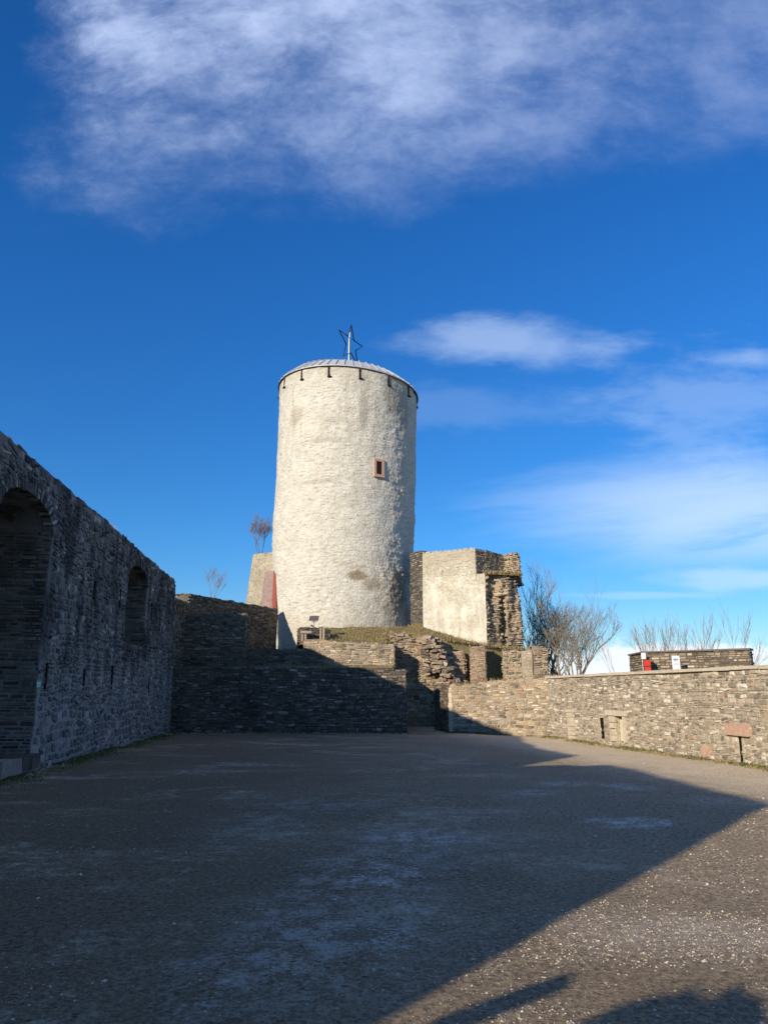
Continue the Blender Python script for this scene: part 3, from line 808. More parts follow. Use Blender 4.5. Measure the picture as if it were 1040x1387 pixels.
def tower_mat():
    m, g, b = new_mat('limewash'); p = wpos(g); x, y, z = g.sep(p)
    n = g.noise(p, 1.0, 6, .65); n2 = g.noise(p, 9, 6, .68); n3 = g.noise(g.scale(p, (1.6, 1.6, .16)), 1.3, 5, .65)
    n4 = g.noise(p, 32, 4, .7); hb = g.noise(g.scale(p, (1.0, 1.0, 4.5)), 1.9, 6, .7)
    c = g.mix(g.ss(n, .35, .7), (.61, .585, .52, 1), (.52, .495, .43, 1))
    # dirt caught in the joints under the limewash
    dst = g.noise(p, 1.6, 4, .6, col=True)
    pj = g.addv(g.scale(p, (2.4, 2.4, 6.2)), g.scale(dst, 2.2))
    ve = g.voro(pj, 1.0, 'DISTANCE_TO_EDGE')
    jn = (1.0-g.ss(ve, .02, .11))*g.ss(n2, .42, .62)*g.ss(g.noise(g.addv(p, (5, 5, 5)), .55, 5, .7), .44, .66)
    c = g.mix(jn*.6, c, (.40, .35, .26, 1))
    c = g.mix(g.ss(n2, .55, .75)*.35, c, (.46, .41, .31, 1))
    sk = g.noise(g.addv(g.scale(p, (1.0, 1.0, 3.4)), (3, 9, 2)), 2.9, 9, .76)
    c = g.mix(g.ss(sk, .46, .60)*.62, c, (.40, .35, .26, 1))
    c = g.mix(g.ss(sk, .575, .64)*.7, c, (.25, .21, .15, 1))
    c = g.mix(g.ss(hb, .54, .68)*.45, c, (.50, .44, .32, 1))             # staining along the course beds
    c = g.mix(g.ss(n3, .50, .70)*.6*g.ss(z, 10.0, 19.5), c, (.33, .30, .24, 1))   # runs below the eaves
    c = g.mix(g.ss(z+(n2-.5)*1.2+(n-.5)*2.2, 19.4, 20.8)*.5, c, (.37, .34, .27, 1))
    c = g.mix((1.0-g.ss(z+(n2-.5)*.9, 4.9, 6.3))*.35, c, (.40, .36, .26, 1))
    c = g.mix(g.ss(z, 10.5, 6.5)*.0, c, (.8, .8, .8, 1))
    def spot(px, py, rx, rz, col, c, k=.9, Y=41.5):
        q = P(px, py, Y); ex = (x-q.x)/rx; ez = (z-q.z)/rz
        r = g.math('SQRT', ex*ex+ez*ez)
        f = (1.0-g.ss(r+(n2-.5)*1.5+(n4-.5)*.7, .55, .95))*k*(1.0-g.ss(y, 44.5, 45.2))
        return g.mix(f, c, col)
    br = (.24, .19, .12, 1); gy = (.30, .27, .22, 1)
    c = spot(539, 800, .62, 1.5, gy, c, 1.0, 42.6); c = spot(551, 770, .4, 1.2, gy, c, .9, 43.4); c = spot(484, 781, .75, .36, br, c, .9); c = spot(505, 792, .7, .5, br, c, .6); c = spot(440, 600, 1.6, .22, br, c, .35); c = spot(430, 655, 1.5, .18, br, c, .35); c = spot(400, 560, .5, .8, br, c, .4); c = spot(455, 575, .8, .3, gy, c, .4)
    c = spot(530, 540, .6, 1.6, gy, c, .7, 42.3); c = spot(492, 560, .3, 2.0, gy, c, .6); c = spot(545, 560, .5, 1.8, gy, c, .6, 43); c = spot(553, 838, .35, .9, gy, c, .8, 43.6); c = spot(530, 825, .5, .5, gy, c, .5, 42)
    c = spot(484, 770, .7, .14, br, c, .4); c = spot(513, 655, .14, .5, br, c, .35)
    c = g.mix(g.ss(n4, .6, .8)*.35, c, (.42, .36, .26, 1))
    g.put(b.inputs['Base Color'], c); b.inputs['Roughness'].default_value = .85
    bump(g, b, n2*.6+n4*.3+g.ss(ve, 0.0, .16)*.16, .075, 1.0); return m
limewash = tower_mat()
def keep():
    root = empty('round_tower', (-2.45, TC, 4.5), 'tall white limewashed round castle tower with metal roof', 'tower')
    n, k = 640, 340; v = []; f = []
    for j in range(k+1):
        for i in range(n):
            th = 2*math.pi*i/n-math.pi; z0 = 3.0; z = z0+(rim(th)-z0)*j/k
            s = th*4.3
            # plastered-over courses: soft stones of varied length
            cw = z/.21+.45*nz(s*.4, z*.4, 1); row = math.floor(cw); fr = cw-row
            sl = s/.42+row*.57+.5*nz(row*1.7, s*.3, 7); fs = sl-math.floor(sl)
            hsh = nz(math.floor(sl)*12.7, row*7.3, .5)
            e = min(fr, 1-fr)*.21; e2 = min(fs, 1-fs)*.36
            pil = min(1, min(e, e2)/.035)
            amp = .5+.9*max(0, nz(s*.35, z*.3, 11)+.35)+.5*max(0, math.sin(th-.35))
            d = (.026*pil*(.6+1.1*hsh)+.035*fbm(s*1.6, z*1.6, 3, 4)+.012*fbm(s*6, z*8, 3, 3))*amp+.05*fbm(s*.3, z*.3, 9, 3)
            v.append(tuple(tpos(th, z, d)))
    for j in range(k):
        for i in range(n):
            a = j*n+i; b2 = j*n+(i+1) % n; f.append((a, b2, b2+n, a+n))
    me = bpy.data.meshes.new('wall'); me.from_pydata(v, [], f); me.materials.append(limewash)
    me.polygons.foreach_set('use_smooth', [True]*len(f))
    o = bpy.data.objects.new('wall', me); COL.objects.link(o); o.parent = root; o.matrix_parent_inverse = Matrix.Translation(-Vector(root.location))
    # roof: steep skirt of lead bays, flatter cap
    m = M(); n = 54; rings = [(.12, -.06), (.10, .02), (-.85, .80), (-2.6, 1.30), (-4.25, 1.55)]
    cols = []
    for i in range(n*2):
        th = 2*math.pi*(i//2 + (0 if i % 2 == 0 else .86))/n
        col = []
        for (ro, dz) in rings: col.append(m.vert(tpos(th, rim(th), ro)+Z*dz))
        cols.append(col)
    N2 = len(cols)
    for i in range(N2):
        a, b2 = cols[i], cols[(i+1) % N2]
        for j in range(len(rings)-1): m.face((a[j], b2[j], b2[j+1], a[j+1]))
    m.face([c[-1] for c in cols])
    rf = m.build('roof', lead, root)
    m = M()
    for i in range(n):
        th = 2*math.pi*(i+.93)/n
        m.tube([tpos(th, rim(th), ro)+Z*(dz+.035) for ro, dz in rings[1:]], .038, 4)
    q = m.build('roof_seam', lead, rf); q['kind'] = 'stuff'
    # gutter edge
    m = M(); m.tube([tpos(2*math.pi*i/90, rim(2*math.pi*i/90), .11)-Z*.05 for i in range(90)], .016, 5, closed=True)
    m.build('gutter', iron, root)
    # iron hooks in slots below the eaves, near-black to paint in slot shade
    for i in range(15):
        th = R(-36.5+24.0*i)
        p = tpos(th, rim(th), .02); nrm = Vector((math.sin(th), -math.cos(th), 0)); rt = Vector((math.cos(th), math.sin(th), 0))
        rot = Matrix((rt, -nrm, Z)).transposed(); m = M()
        m.box(p-Z*.40, (.10, .08, .58), rot, .01); m.box(p-Z*.72+rt*.06+nrm*.03, (.24, .12, .07), rot, .01)
        m.build('eaves_bracket', darkhole, root)
    # window
    th = R(28.6); zc = 14.32; p = tpos(th, zc, .03); nrm = Vector((math.sin(th), -math.cos(th), 0)); rt = Vector((math.cos(th), math.sin(th), 0))
    rot = Matrix((rt, -nrm, Z)).transposed()
    m = M(); w, h = .36, .80; t = .15
    m.box(p+Z*(h/2+t/2), (w+2*t, .22, t), rot, .006); m.box(p-Z*(h/2+t/2), (w+2*t, .26, t*1.1), rot, .006)
    m.box(p-rt*(w/2+t/2), (t, .22, h), rot, .006); m.box(p+rt*(w/2+t/2), (t, .22, h), rot, .006)
    wf = m.build('window_frame', sandstone, root)
    m = M(); m.box(p+nrm*.03, (w, .10, h), rot); m.build('window_opening', darkhole, wf)  # solid near-black block painted as the dark of the opening
    return root
keep()
def star():
    base = Vector((prof(20)[0]+.02, TC, 21.6)); 
    root = empty('star_ornament', base, 'metal tube five-pointed star on a pole above the round tower roof', 'ornament')
    m = M(); m.tube([base, (base.x, base.y, 24.3), (base.x+.05, base.y, 25.0)], .055, 8); m.build('pole', steel, root)
    c = P(469.6, 467, TC)+Vector((.28, 0, 0)); X = Vector((.52, .854, 0)); pts = []
    for k in range(10):
        r = 1.46 if k % 2 == 0 else 1.46*.40; a = math.pi/2+k*math.pi/5
        pts.append(c+(X*math.cos(a)+Z*math.sin(a))*r)
    m = M(); m.tube(pts, .042, 6, closed=True); m.build('star_frame', iron, root)
    for k in (1, 5, 9):
        m = M(); m.tube([pts[k], Vector((base.x, base.y, pts[k].z))], .02, 5); m.build('brace', iron, root)
star()

# annex on the left flank of the keep
annex_m = mortar_mat('old_render_beige', (.50, .44, .33), (.20, .17, .13), .5)
def annex():
    root = empty('stair_annex', P(352, 800, 45), 'battered beige rendered stone annex on the left side of the round tower', 'annex')
    a0, a1 = P(331, 830, 44), P(390, 830, 44); t0, t1 = P(343, 751, 45), P(392, 745, 45)
    m = M(); 
    def pos(u, v):
        b = a0+(a1-a0)*(u/3.0); t = t0+(t1-t0)*(u/3.0); p = b+(t-b)*(v/4.0); d = .06*fbm(u*1.4, v*1.4, 2)
        return p+Vector((0, d, 0)), Vector((0, -1, 0))
    door = lambda u, v: (0.95+.10*v < u < 1.62+.1*v and v < 2.85)
    patch(m, pos, 3.0, 4.0, .12, None, 0)
    def sidep(u, v): return pos(0, v)[0]+Vector((-.1*u*0, u, 0)), Vector((-1, 0, 0))
    patch(m, sidep, 3, 4, .3, None, 0)
    def topp(u, v): return pos(u, 4.0)[0]+Vector((0, v, 0)), Z
    patch(m, topp, 3.0, 3, .3, None, 0)
    stones(m, pos, 3.0, 4.05, None, relief=(.002, .018), mat=0, gap=.02)
    m.build('masonry', [annex_m, annex_m], root)
    pk = simple('pink_render', (.34, .25, .215), .9, var=.5, sc=6)
    q = [P(359, 773, 43.6), P(371, 773, 43.6), P(369, 826, 43.4), P(352, 826, 43.4)]
    m = M(); bk = Vector((0, .5, 0)); i = len(m.v)
    m.v += [tuple(x) for x in q]+[tuple(x+bk) for x in q]
    for fc in ((0, 3, 2, 1), (0, 1, 5, 4), (1, 2, 6, 5), (2, 3, 7, 6), (3, 0, 4, 7)): m.face([i+j for j in fc])
    m.build('niche', pk, root)
    q = [P(370.5, 778, 43.3), P(374, 776, 43.3), P(374, 826, 43.2), P(368, 826, 43.2)]
    m = M(); i = 0; bk = Vector((0, .2, 0)); m.v += [tuple(x) for x in q]+[tuple(x+bk) for x in q]
    for fc in ((0, 3, 2, 1), (0, 1, 5, 4), (1, 2, 6, 5), (2, 3, 7, 6), (3, 0, 4, 7)): m.face([i+j for j in fc])
    m.build('door', red_old, root)
annex()

# ------------------------------------------------------------------ square ruin right of the keep
def ruin_render_mat():
    m, g, b = new_mat('flaking_render'); p = wpos(g); x, y, z = g.sep(p)
    n = g.noise(p, 1.3, 6, .65); n2 = g.noise(p, 8, 6, .7); n4 = g.noise(p, 30, 4, .7)
    c = g.mix(g.ss(n, .35, .65), (.62, .585, .49, 1), (.50, .46, .36, 1))
    f = g.ss(z+(n2-.5)*3.4+(n-.5)*2.8, 6.7, 8.4)
    c = g.mix(f*.72, c, (.36, .31, .23, 1))
    dst = g.noise(p, 1.6, 4, .6, col=True)
    ve = g.voro(g.addv(g.scale(p, (2.6, 2.6, 6.5)), g.scale(dst, 2.4)), 1.0, 'DISTANCE_TO_EDGE')
    jn = (1.0-g.ss(ve, .02, .12))*g.ss(n2, .40, .60)*g.ss(n+f*.25, .42, .62)
    c = g.mix(jn*.7, c, (.26, .21, .14, 1))
    c = g.mix(g.ss(n2, .50, .66)*.6, c, (.42, .36, .26, 1))
    vn = g.noise(g.scale(p, (1.5, 1.5, .3)), 1.6, 5, .65)
    c = g.mix(g.ss(vn, .50, .66)*.55, c, (.38, .33, .24, 1))
    g.put(b.inputs['Base Color'], c); b.inputs['Roughness'].default_value = .9
    bump(g, b, n2*.6+n4*.4, .05, .9); return m
rr_mat = ruin_render_mat()
def square_ruin():
    c0 = Vector((2.08, 39.5, 0)); c1 = Vector((4.80, 38.3, 0)); c2 = Vector((5.25, 38.12, 0))
    root = empty('square_tower_ruin', (4.5, 39, 4), 'ruined square tower stump with white rendered front and broken stone side', 'ruin')
    U = (c1-c0).normalized(); N = Vector((U.y, -U.x, 0)); w1 = (c1-c0).length; w2 = (c2-c0).length
    zb, zl, zt = 3.3, 7.62, 8.93
    bot = P(657, 873, 38.15)
    def pos(u, v): return c0+U*u+Z*(zb+v)+N*(.05*fbm(u*.8, v*.8, 3)+.02*fbm(u*3, v*3, 1)), N
    m = M(); patch(m, pos, w2, zl-zb, .1, None, 0)
    patch(m, lambda u, v: pos(u, v+zl-zb), w1, zt-zl, .1, None, 0)
    stones(m, lambda u, v: pos(u, v+.0), w2, zl-zb, None, relief=(-.004, .012), gap=.02, mat=0)
    stones(m, lambda u, v: pos(u, v+zl-zb), w1, zt-zl, None, relief=(.004, .03), gap=.012, mat=0)
    m.build('rendered_wall', [rr_mat, rr_mat], root)
    # broken side: lower body
    m = M(); c3 = Vector((7.25, 38.7, 0)); rs = dict(ch=(.07, .20), cl=(.09, .34), relief=(.03, .13), jit=.35, tilt=.6, warp=.2)
    Uf = (c3-c2).normalized(); Nf = Vector((Uf.y, -Uf.x, 0)); wf = (c3-c2).length
    def pf(u, v):
        d = -.15+.32*fbm(u*1.1+3, v*.55, 5)-.05*u
        if .95 < u < 1.3 and .6 < v < 3.2: d -= .45
        if u < .12: d = 0
        sx = -.055*v*(u/wf) + .18*nz(v*1.7, 4, 4)*(u/wf)**3
        return c2+Uf*(u+sx)+Z*(zb+v)+Nf*d, Nf
    patch(m, pf, wf, zl-zb, .12); stones(m, pf, wf, zl-zb, None, **rs)
    def ps(u, v): return pf(wf, v)[0]+Vector((.1*u, u, 0)), Vector((1, 0, 0))
    patch(m, ps, 2.2, zl-zb, .2); stones(m, ps, 2.2, zl-zb, None, **rs)
    def pt(u, v):
        a = pf(u, zl-zb)[0]; return a+Vector((0, v, .10*nz(u*2, v*2, 1))), Z
    patch(m, pt, wf, 2.2, .2); stones(m, pt, wf, 2.2, None, ch=(.15, .3), cl=(.15, .4), relief=(.02, .12))
    # shaded flank above the ledge
    c4 = Vector((6.48, 39.95, 0)); Ua = (c4-c1).normalized(); Na = Vector((Ua.y, -Ua.x, 0)); wa = (c4-c1).length
    def pa(u, v): return c1+Ua*u+Z*(zl-.3+v)+Na*(.06*fbm(u, v, 8)), Na
    patch(m, pa, wa, zt-zl+.3, .2); stones(m, pa, wa, zt-zl+.3, None, **smid)
    c5 = Vector((7.42, 39.6, 0)); Ub = (c5-c4).normalized(); Nb = Vector((Ub.y, -Ub.x, 0)); wb = (c5-c4).length
    def pb(u, v): return c4+Ub*(u+.05*nz(v*3, 1, 1)*u-.07*v*u)+Z*(zl-.4+v)+Nb*(.06*fbm(u*2, v*2, 8)), Nb
    patch(m, pb, wb, zt-zl+.38, .15); stones(m, pb, wb, zt-zl+.38, None, **rs)
    def pc(u, v): return pb(wb, v)[0]+Vector((0, u, 0)), Vector((1, 0, 0))
    patch(m, pc, 1.2, zt-zl+.38, .2); stones(m, pc, 1.2, zt-zl+.38, None, **rs)
    # tops + left flank + back
    tz = zt; poly = [(2.08, 39.5), (4.80, 38.3), (6.48, 39.95), (7.35, 39.6), (7.35, 41.5), (2.3, 42.5)]
    i = len(m.v); m.v += [(x, y, tz-.02) for x, y in poly]; m.face(range(i, i+6), 1)
    for (x0, y0), (x1, y1) in (((7.35, 41.5), (2.3, 42.5)), ((2.3, 42.5), (2.08, 39.5))):
        m.quad((x0, y0, zb), (x1, y1, zb), (x1, y1, tz), (x0, y0, tz), 1)
    def pk(u, v): return c0+U*u+Z*(zt-.02)-N*v, Z
    stones(m, pk, w1, .5, None, ch=(.2, .3), cl=(.2, .5), relief=(.02, .06))
    m.build('broken_masonry', [st_ruin, mo_warm], root)
    # link wall between keep and ruin, stone darkened for the keep's recess shadow
    m = M(); l0 = P(556, 800, 41.9); l1 = P(572.5, 800, 40.6)
    UL = Vector((l1.x-l0.x, l1.y-l0.y, 0)).normalized(); NL = Vector((UL.y, -UL.x, 0)); wl = (Vector((l1.x-l0.x, l1.y-l0.y, 0))).length
    A0 = Vector((l0.x, l0.y, 3.5)); zz = P(565, 748, 41).z
    pl = lambda u, v: (A0+UL*u+Z*v+NL*.04*fbm(u, v, 4), NL)
    patch(m, pl, wl, zz-3.5, .2); stones(m, pl, wl, zz-3.5, None, **smid)
    patch(m, lambda u, v: (A0+UL*u+Z*(zz-3.5)-NL*v, Z), wl, .8, .2)
    tag(m.build('link_wall', [st_dark, mo_dark]), 'narrow stone wall joining the round tower to the square ruin, coloured dark as tower shadow', 'wall')
square_ruin()

# remains below the square ruin
def rub(name, A, B, z0, top, th, mats, label, amp=.15, st=None, ends='lr'):
    return wall(name, A, B, z0, top, th, mats, label, amp=amp, st=st or dict(ch=(.06, .17), cl=(.10, .36), relief=(.02, .10), jit=.3, tilt=.5), ends=ends)
rub('ruin_pier', P(637, 900, 36.0).xy, P(657.5, 900, 35.9).xy, 1.3, 3.72, .9, [stone_mat('rubble_reddish', [(0, (.20, .13, .09)), (.4, (.32, .20, .14)), (.7, (.26, .19, .13)), (1, (.42, .33, .24))]), mo_warm], 'reddish stone pier left of the dark opening under the square ruin', amp=.05, st=smid)
rub('ruin_pier', P(681, 900, 36.4).xy, P(706, 900, 36.1).xy, 1.3, lambda u: 3.55+.15*nz(u*3, 1, 1), .9, [st_warm, mo_warm], 'brown rubble pier right of the dark opening under the square ruin', amp=.08)
rub('ruin_pier', P(706, 900, 35.6).xy, P(721, 900, 35.5).xy, 1.3, 3.48, .9, [annex_m, mo_warm], 'pink beige plastered pier beside the stepped stone heap', amp=.03, st=dict(relief=(.002, .02)))
rub('ruin_stub', P(721, 900, 35.6).xy, P(742, 900, 35.5).xy, 1.3, lambda u: 3.72-.05*u-(.5*max(0, u-.45)), 1.4, [st_ruin, mo_warm], 'stepped rubble stump at the right edge of the ruin above the low wall', amp=.1)
rub('ruin_wall', P(600, 900, 37.3).xy, P(735, 900, 37.6).xy, 1.3, lambda u: 4.15-.13*u+.08*nz(u*2, 1, 1), .5, [st_ruin, mo_warm], 'brown ruin wall under the grass edge below the white rendered face', amp=.12)

# rocky broken corner left of the reddish pier
def broken_corner():
    m = M()
    rnd = random.Random(5)
    for k in range(430):
        t = rnd.random(); y = 36.3+rnd.uniform(-.7, .5)
        py = 862+t*66; pxr = 592+t*26+rnd.uniform(-6, 3); pxl = 568+t*14
        if t > .75: pxl = 590+rnd.random()*10
        q = P(rnd.uniform(pxl, pxr), py, y)
        s = rnd.uniform(.1, .3)
        rot = Matrix.Rotation(rnd.uniform(-.5, .5), 3, 'Z') @ Matrix.Rotation(rnd.uniform(-.25, .25), 3, 'Y')
        m.box(q, (s*1.25, s*1.2, s*.55), rot, s*.16)
    tag(m.build('broken_corner', [st_ruin]), 'craggy overhanging lump of broken masonry above the dark passage', 'ruin')
broken_corner()

# ------------------------------------------------------------------ bastion wall far right with notices
st_far = stone_mat('rubble_far', MID, dirt=(.05, .04, .03), tone=1.5)
b0, b1, b2, b3 = P(853, 900, 37.5), P(872, 900, 34.8), P(945, 900, 33.5), P(1016, 900, 32.3)
root_b = empty('bastion_wall', b0, 'distant brown stone bastion wall rising behind the right yard wall', 'wall')
bt = P(900, 884.5, 34.2).z
for a, b in ((b0, b1), (b1, b2), (b2, b3)):
    wall('masonry', a.xy, b.xy, 0, lambda u: bt+.03*nz(u, 3, 3), .7, [st_far, mo_mid], parent=root_b, ends='r' if b is b3 else '', st=dict(ch=(.08, .16), cl=(.15, .4)), amp=.05)
c = M()
for a, b in ((b0, b1), (b1, b2), (b2, b3)):
    d = Vector((b.x-a.x, b.y-a.y, 0)); L = d.length; d.normalize(); nn = Vector((d.y, -d.x, 0)); 
    c.box(Vector(((a.x+b.x)/2, (a.y+b.y)/2, bt+.07))-nn*.33, (L+.12, .82, .07), Matrix((d, -nn, Z)).transposed(), .01)
c.build('coping', simple('slate_coping', (.14, .12, .10), .9), root_b)
# red bin on a post, white board above, white notice
q = P(875.5, 902, 33.8)
rt = empty('red_cabinet', (q.x, q.y, 0), 'small red box on a post in front of the distant bastion wall', 'box')
m = M(); m.box((q.x, q.y, q.z), (.27, .22, .52), None, .004); m.build('box_body', red_paint, rt)
m = M(); m.box((q.x, q.y-.115, q.z-.02), (.27, .012, .03)); m.build('slot', black_plastic, rt)
m = M(); m.box((q.x+.02, q.y, q.z+.32), (.20, .18, .13), None, .01); m.build('box_lid', darkhole, rt)
m = M(); m.tube([(q.x, q.y, 0), (q.x, q.y, q.z-.2)], .03); m.build('post', steel, rt)
q = P(871, 888.5, 33.7)
rt = empty('notice_board', (q.x, q.y, 0), 'small plain white board above the red box', 'board')
m = M(); m.box((q.x, q.y, q.z), (.20, .02, .27)); m.build('panel', white_paint, rt)
m = M(); m.tube([(q.x-.05, q.y+.04, 0), (q.x-.05, q.y+.04, q.z)], .02); m.build('post', steel, rt)
q = P(915, 898, 32.9)
rt = empty('notice_board', (q.x, q.y, 0), 'tall white notice with blue print beside the distant bastion wall', 'board')
m = M(); m.box((q.x, q.y, q.z), (.33, .02, .62)); m.build('panel', white_paint, rt)
m = M(); bl_ = simple('print_blue', (.08, .15, .42), .6, var=.1, bmp=0)
m.box((q.x-.01, q.y-.013, q.z+.16), (.22, .004, .05)); m.box((q.x-.02, q.y-.013, q.z+.09), (.18, .004, .03))
m.box((q.x, q.y-.013, q.z-.02), (.24, .004, .012)); m.box((q.x, q.y-.013, q.z-.07), (.24, .004, .012))
m.build('print', bl_, rt)
m = M(); m.tube([(q.x-.12, q.y+.03, 0), (q.x-.12, q.y+.03, q.z+.25)], .02); m.tube([(q.x+.12, q.y+.03, 0), (q.x+.12, q.y+.03, q.z+.25)], .02); m.build('post', steel, rt)

# ------------------------------------------------------------------ info lectern and timber rail at the tower foot
def info_board():
    p = P(424, 852, 36.9); zg = p.z-.45
    rt = empty('info_board', (p.x, p.y, zg), 'small tilted information board on a post at the foot of the round tower', 'board')
    top = P(425.5, 837.5, 36.9)
    rot = Matrix.Rotation(R(35), 3, 'X')
    m = M(); m.box(top, (.46, .40, .05), rot); m.build('panel', simple('board_bronze', (.12, .10, .085), .4, .2), rt)
    m = M(); m.box(top+Vector((-.0, .02, -.17)), (.26, .06, .03)); m.tube([(top.x, p.y, zg), (top.x, p.y, top.z-.1)], .022); m.build('post', steel, rt)
info_board()
def stair_head():
    m = M(); p0 = P(407, 866, 36.6); p1 = P(447, 866, 37.0)
    zt = P(420, 850, 36.8).z; zb = p0.z-.35
    A = Vector((p0.x, p0.y, 0)); B = Vector((p1.x, p1.y, 0))
    wall('stair_parapet', A.xy, B.xy, zb, lambda u: zt-.12*abs(nz(u*4, 1, 1))-(.3*max(0, u-1.1)), .9, [st_dark, mo_dark], 'small dark masonry block beside the timber rail at the tower foot', st=dict(ch=(.06, .14), cl=(.1, .3), relief=(.02, .07)), amp=.06)
    rt = empty('timber_rail', P(423, 866, 36.3), 'weathered timber post-and-rail guard in front of the dark masonry block', 'railing')
    for x, ya, yb in ((409.5, 855, 877), (414, 855, 879), (434.5, 851, 867), (438.5, 849, 868)):
        m = M(); a = P(x, ya, 36.3); b = P(x, yb, 36.3); m.box((a.x, a.y, (a.z+b.z)/2), (.09, .09, a.z-b.z), None, .006); m.build('post', timber, rt)
    m = M(); a = P(415, 867, 36.24); b = P(440, 867.5, 36.24); m.box((a+b)/2, ((b-a).length, .06, .07), None, .004); m.build('rail', timber, rt)
    m = M(); a = P(407, 856.5, 36.24); b = P(422, 855.5, 36.24); m.box((a+b)/2, ((b-a).length, .10, .12), None, .01); m.build('rail', timber, rt)
stair_head()

# ------------------------------------------------------------------ bare trees
def tree(name, base, h, seed, label, mat=bark, spread=.5, stems=1, lean=0.0, r0=.09, depth=5, cat='tree', group=None, tmin=.007):
    rnd = random.Random(seed); m = M(); tr = M()
    def grow(mm, p, d, l, r, lev):
        n = 3; pts = [p]; rad = [r]
        for i in range(n):
            d = (d+Vector((rnd.uniform(-1, 1), rnd.uniform(-1, 1), rnd.uniform(-.5, .9)))*.13).normalized()
            p = p+d*l/n; pts.append(p); rad.append(r*(1-.35*(i+1)/n))
        mm.tube(pts, rad, 5 if lev < 2 else 3, cap=False)
        if lev >= depth: return
        k = rnd.choice((2, 3, 3)) if lev < 3 else rnd.choice((2, 3, 4))
        for i in range(k):
            t = rnd.uniform(.35, 1.0) if i else 1.0
            q = pts[0].lerp(pts[-1], t) if t < 1 else pts[-1]
            if t < 1:
                seg = min(n-1, int(t*n)); q = pts[seg].lerp(pts[seg+1], t*n-seg)
            a = rnd.uniform(0, 6.28); s = spread*rnd.uniform(.5, 1.2)
            nd = (d+Vector((math.cos(a)*s, math.sin(a)*s, rnd.uniform(0, .35)))).normalized()
            grow(m, q, nd, l*rnd.uniform(.62, .85), max(r*rnd.uniform(.5, .66), tmin), lev+1)
    root = empty(name, base, label, cat, group)
    for s in range(stems):
        a = rnd.uniform(0, 6.28); sp = .30 if stems > 1 else .05
        d = Vector((math.cos(a)*sp+lean, math.sin(a)*sp, 1)).normalized()
        grow(tr, Vector(base)+Vector((math.cos(a)*.15, math.sin(a)*.15, 0)), d, h*.30*rnd.uniform(.9, 1.1), r0*rnd.uniform(.7, 1), 0)
    tr.build('trunk', mat, root); m.build('crown', mat, root)
def tb(px, Y): v = P(px, 930, Y); return (v.x, Y, -.3)
tree('bare_tree', tb(724, 43), 9.4, 11, 'tall bare tree close against the right edge of the square ruin', stems=3, spread=.55, r0=.12, depth=6, tmin=.0055)
tree('bare_tree', tb(750, 42), 8.0, 12, 'bare many-stemmed tree in the middle of the clump behind the yard wall', stems=4, spread=.55, r0=.12, depth=6, tmin=.0055)
tree('bare_tree', tb(774, 41), 6.6, 13, 'bare spreading tree at the right of the clump behind the yard wall', stems=4, lean=.22, spread=.6, r0=.10, depth=6, tmin=.0055)
tree('bare_tree', P(352, 752, 49), 2.6, 21, 'small reddish bare tree rising behind the annex beside the round tower', mat=bark_red, stems=3, spread=.5, r0=.03, depth=6, tmin=.004)
tree('bare_tree', P(282, 820, 44), 2.6, 22, 'faint bare sapling behind the dark sloping upper wall', mat=bark_red, stems=2, spread=.4, r0=.02, depth=5, tmin=.004)
for i, (px, hh, sd_) in enumerate(((868, 3.8, 31), (893, 4.3, 32), (912, 4.6, 33), (935, 4.4, 34), (958, 4.2, 35), (990, 4.5, 36))):
    lab = ['low bare shrub at the left end behind the bastion wall', 'thin bare sapling behind the red box and notice', 'tall thin sapling behind the white notice', 'upright bare sapling behind the middle of the bastion wall', 'slight bare sapling right of the middle of the bastion wall', 'forked bare sapling at the right end of the bastion wall'][i]
    tree('sapling', tb(px, 38.5), hh*1.55, sd_, lab, mat=bark, stems=2, spread=.30, r0=.028, depth=4, cat='sapling', group='bare saplings behind the bastion wall')

# ------------------------------------------------------------------ grasses
rng = random.Random(4)
sp = []
for _ in range(9000):
    x = rng.uniform(-3.4, 8.2); y = rng.uniform(35.6, 41.0)
    if x > .3 and y < 37.2: continue
    if math.hypot(x+2.45, y-TC) < 4.35: continue
    if x > 2 and y > 39.5-(x-2.08)*.44-.05 and x < 5.3: continue
    if 5.3 < x < 7.5 and y > 38: continue
    if fbm(x*.7, y*.7, 12) < -.25: continue
    sp.append((x, y, h_mound(x, y), rng.uniform(.7, 1.7)))
grass('mound_grass', sp, g_dry, 'dry yellow-green grass on the mound at the foot of the round tower', (.03, .10))
sp = []
for _ in range(16000):
    k = rng.random()
    if k < .35:
        y = rng.uniform(12, 31); x = -5.9-.0915*y+abs(rng.gauss(0, .30)); 
    elif k < .7:
        y = rng.uniform(12, 28.5); t = (y-RA.y)/RU.y; x = (RA+RU*t).x-abs(rng.gauss(0, .20))-.03
    elif k < .85: x = rng.uniform(-8.7, .8); y = 31.3-abs(rng.gauss(0, .2))
    else:
        t = rng.random(); a = WL.lerp(RA, t); x = a.x-abs(rng.gauss(0, .25))*.7; y = a.y-abs(rng.gauss(0, .25))*.75-.1
    if fbm(x*.9, y*.9, 15) < -.12: continue
    sp.append((x, y, gz(x, y), rng.uniform(.4, 1.1)))
grass('verge_grass', sp, g_green, 'short green grass along the feet of the yard walls', (.03, .09))
sp = []
for _ in range(9000):
    t = rng.uniform(0, 15); q = RA+RU*t+RN*(abs(rng.gauss(0, .22))+.03)
    if fbm(q.x*1.3, q.y*1.3, 25) < -.15: continue
    sp.append((q.x, q.y, gz(q.x, q.y), rng.uniform(.3, 1.0)))
grass('dry_verge_grass', sp, g_dry, 'dry tan grass and litter along the foot of the sunlit right wall', (.02, .08))
sp = []
for _ in range(3500):
    x = rng.uniform(-8.8, .4); y = rng.uniform(32.2, 34.2); sp.append((x, y, h_ter1(x, y), rng.uniform(.6, 1.5)))
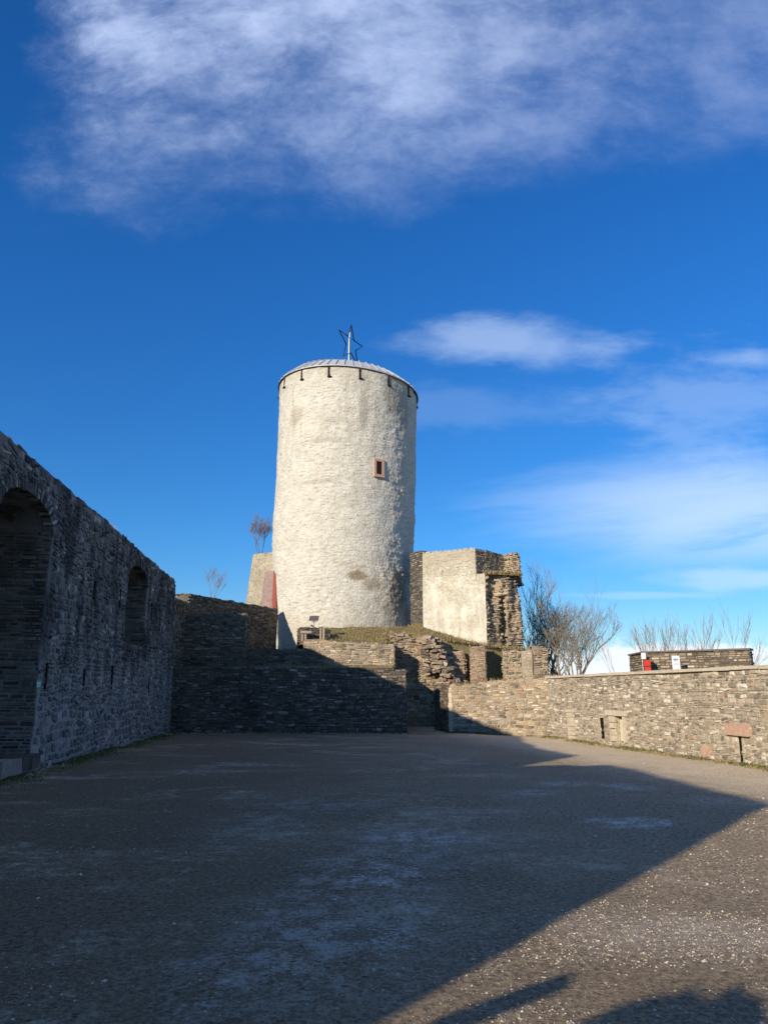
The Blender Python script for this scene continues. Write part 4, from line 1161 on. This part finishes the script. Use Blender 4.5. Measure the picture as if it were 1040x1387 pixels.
grass('terrace_grass', sp, g_dry, 'withered grass on the shaded lower terrace behind the retaining wall')
sp = []
for _ in range(2600):
    u = rng.uniform(0, 2.0); x = 5.2+u; y = 38.2+.3*u+rng.uniform(-.25, .9); sp.append((x, y, 7.58, rng.uniform(.8, 2.4)))
for _ in range(1200):
    x = rng.uniform(3.0, 7.6); y = 37.1+rng.uniform(-.3, .7); sp.append((x, y, 4.2-.13*(x-3)-.1, rng.uniform(.8, 2.4)))
for _ in range(500):
    t = rng.random(); a = WL.lerp(RA, t); sp.append((a.x+rng.uniform(0, .3), a.y+rng.uniform(.05, .5), 1.88+.065*5*t, rng.uniform(.5, 1.6)))
grass('ledge_grass', sp, g_dry, 'dry grass growing on the ledges of the square ruin')
# orange tuft on the left wall top
u, dy, dz = ray(162, 716); t = 5.9/(-u-.0915*dy); q = lpos(lu(dy*t), 0)[0]; zt = ltop(lu(dy*t)); m = M()
for _ in range(60):
    a = rng.uniform(0, 6.28); l = rng.uniform(.08, .22); b = Vector((q.x-.25+rng.uniform(-.15, .1), q.y+rng.uniform(-.25, .25), zt))
    m.quad(b, b+Vector((.012, 0, 0)), b+Vector((math.cos(a)*l*.7+.008, math.sin(a)*l*.7, l)), b+Vector((math.cos(a)*l*.7, math.sin(a)*l*.7, l)))
tag(m.build('plant_tuft', [simple('dry_orange_plant', (.42, .20, .09), .8)]), 'small orange dry plant growing on top of the left curtain wall', 'plant')

# ------------------------------------------------------------------ unseen growth added behind the camera to cast shadows into the yard
def shrub():
    c = Vector((-3.05, -1.75, 0)); rt = empty('shadow_caster_shrub', c, 'rounded evergreen shrub added unseen behind the camera to cast a shadow', 'shrub')
    rnd = random.Random(8); m = M()
    for _ in range(12000):
        a, b = rnd.uniform(0, 6.283), rnd.uniform(0, 1)
        e = math.asin(b); rr = rnd.uniform(.93, 1.0)*(1+.04*math.sin(a*3))
        p = c+Vector((math.cos(a)*math.cos(e)*.95*rr, math.sin(a)*math.cos(e)*.9*rr, .5+2.0*math.sin(e)*rr))
        q = Vector((rnd.uniform(-1, 1), rnd.uniform(-1, 1), rnd.uniform(-1, 1))).normalized()*.06; w = q.cross(Vector((rnd.uniform(-1, 1), .3, rnd.uniform(-1, 1)))).normalized()*.04
        m.quad(p-q, p+w, p+q, p-w)
    m.build('foliage', g_green, rt)
    m = M(); m.tube([c, c+Z*1.2], [.08, .04]); m.build('stem', bark, rt)
    rt = empty('shadow_caster_stump', (-4.0, -1.5, 0), 'dead pollarded stump with one stub branch, added unseen behind the camera to cast a shadow', 'stump')
    m = M(); m.tube([(-4.0, -1.5, 0), (-3.95, -1.4, .9), (-3.9, -1.25, 1.6), (-3.55, -.75, 2.0), (-3.21, -.69, 2.2)], [.14, .12, .10, .085, .07], 8); m.build('trunk', bark, rt)
shrub()
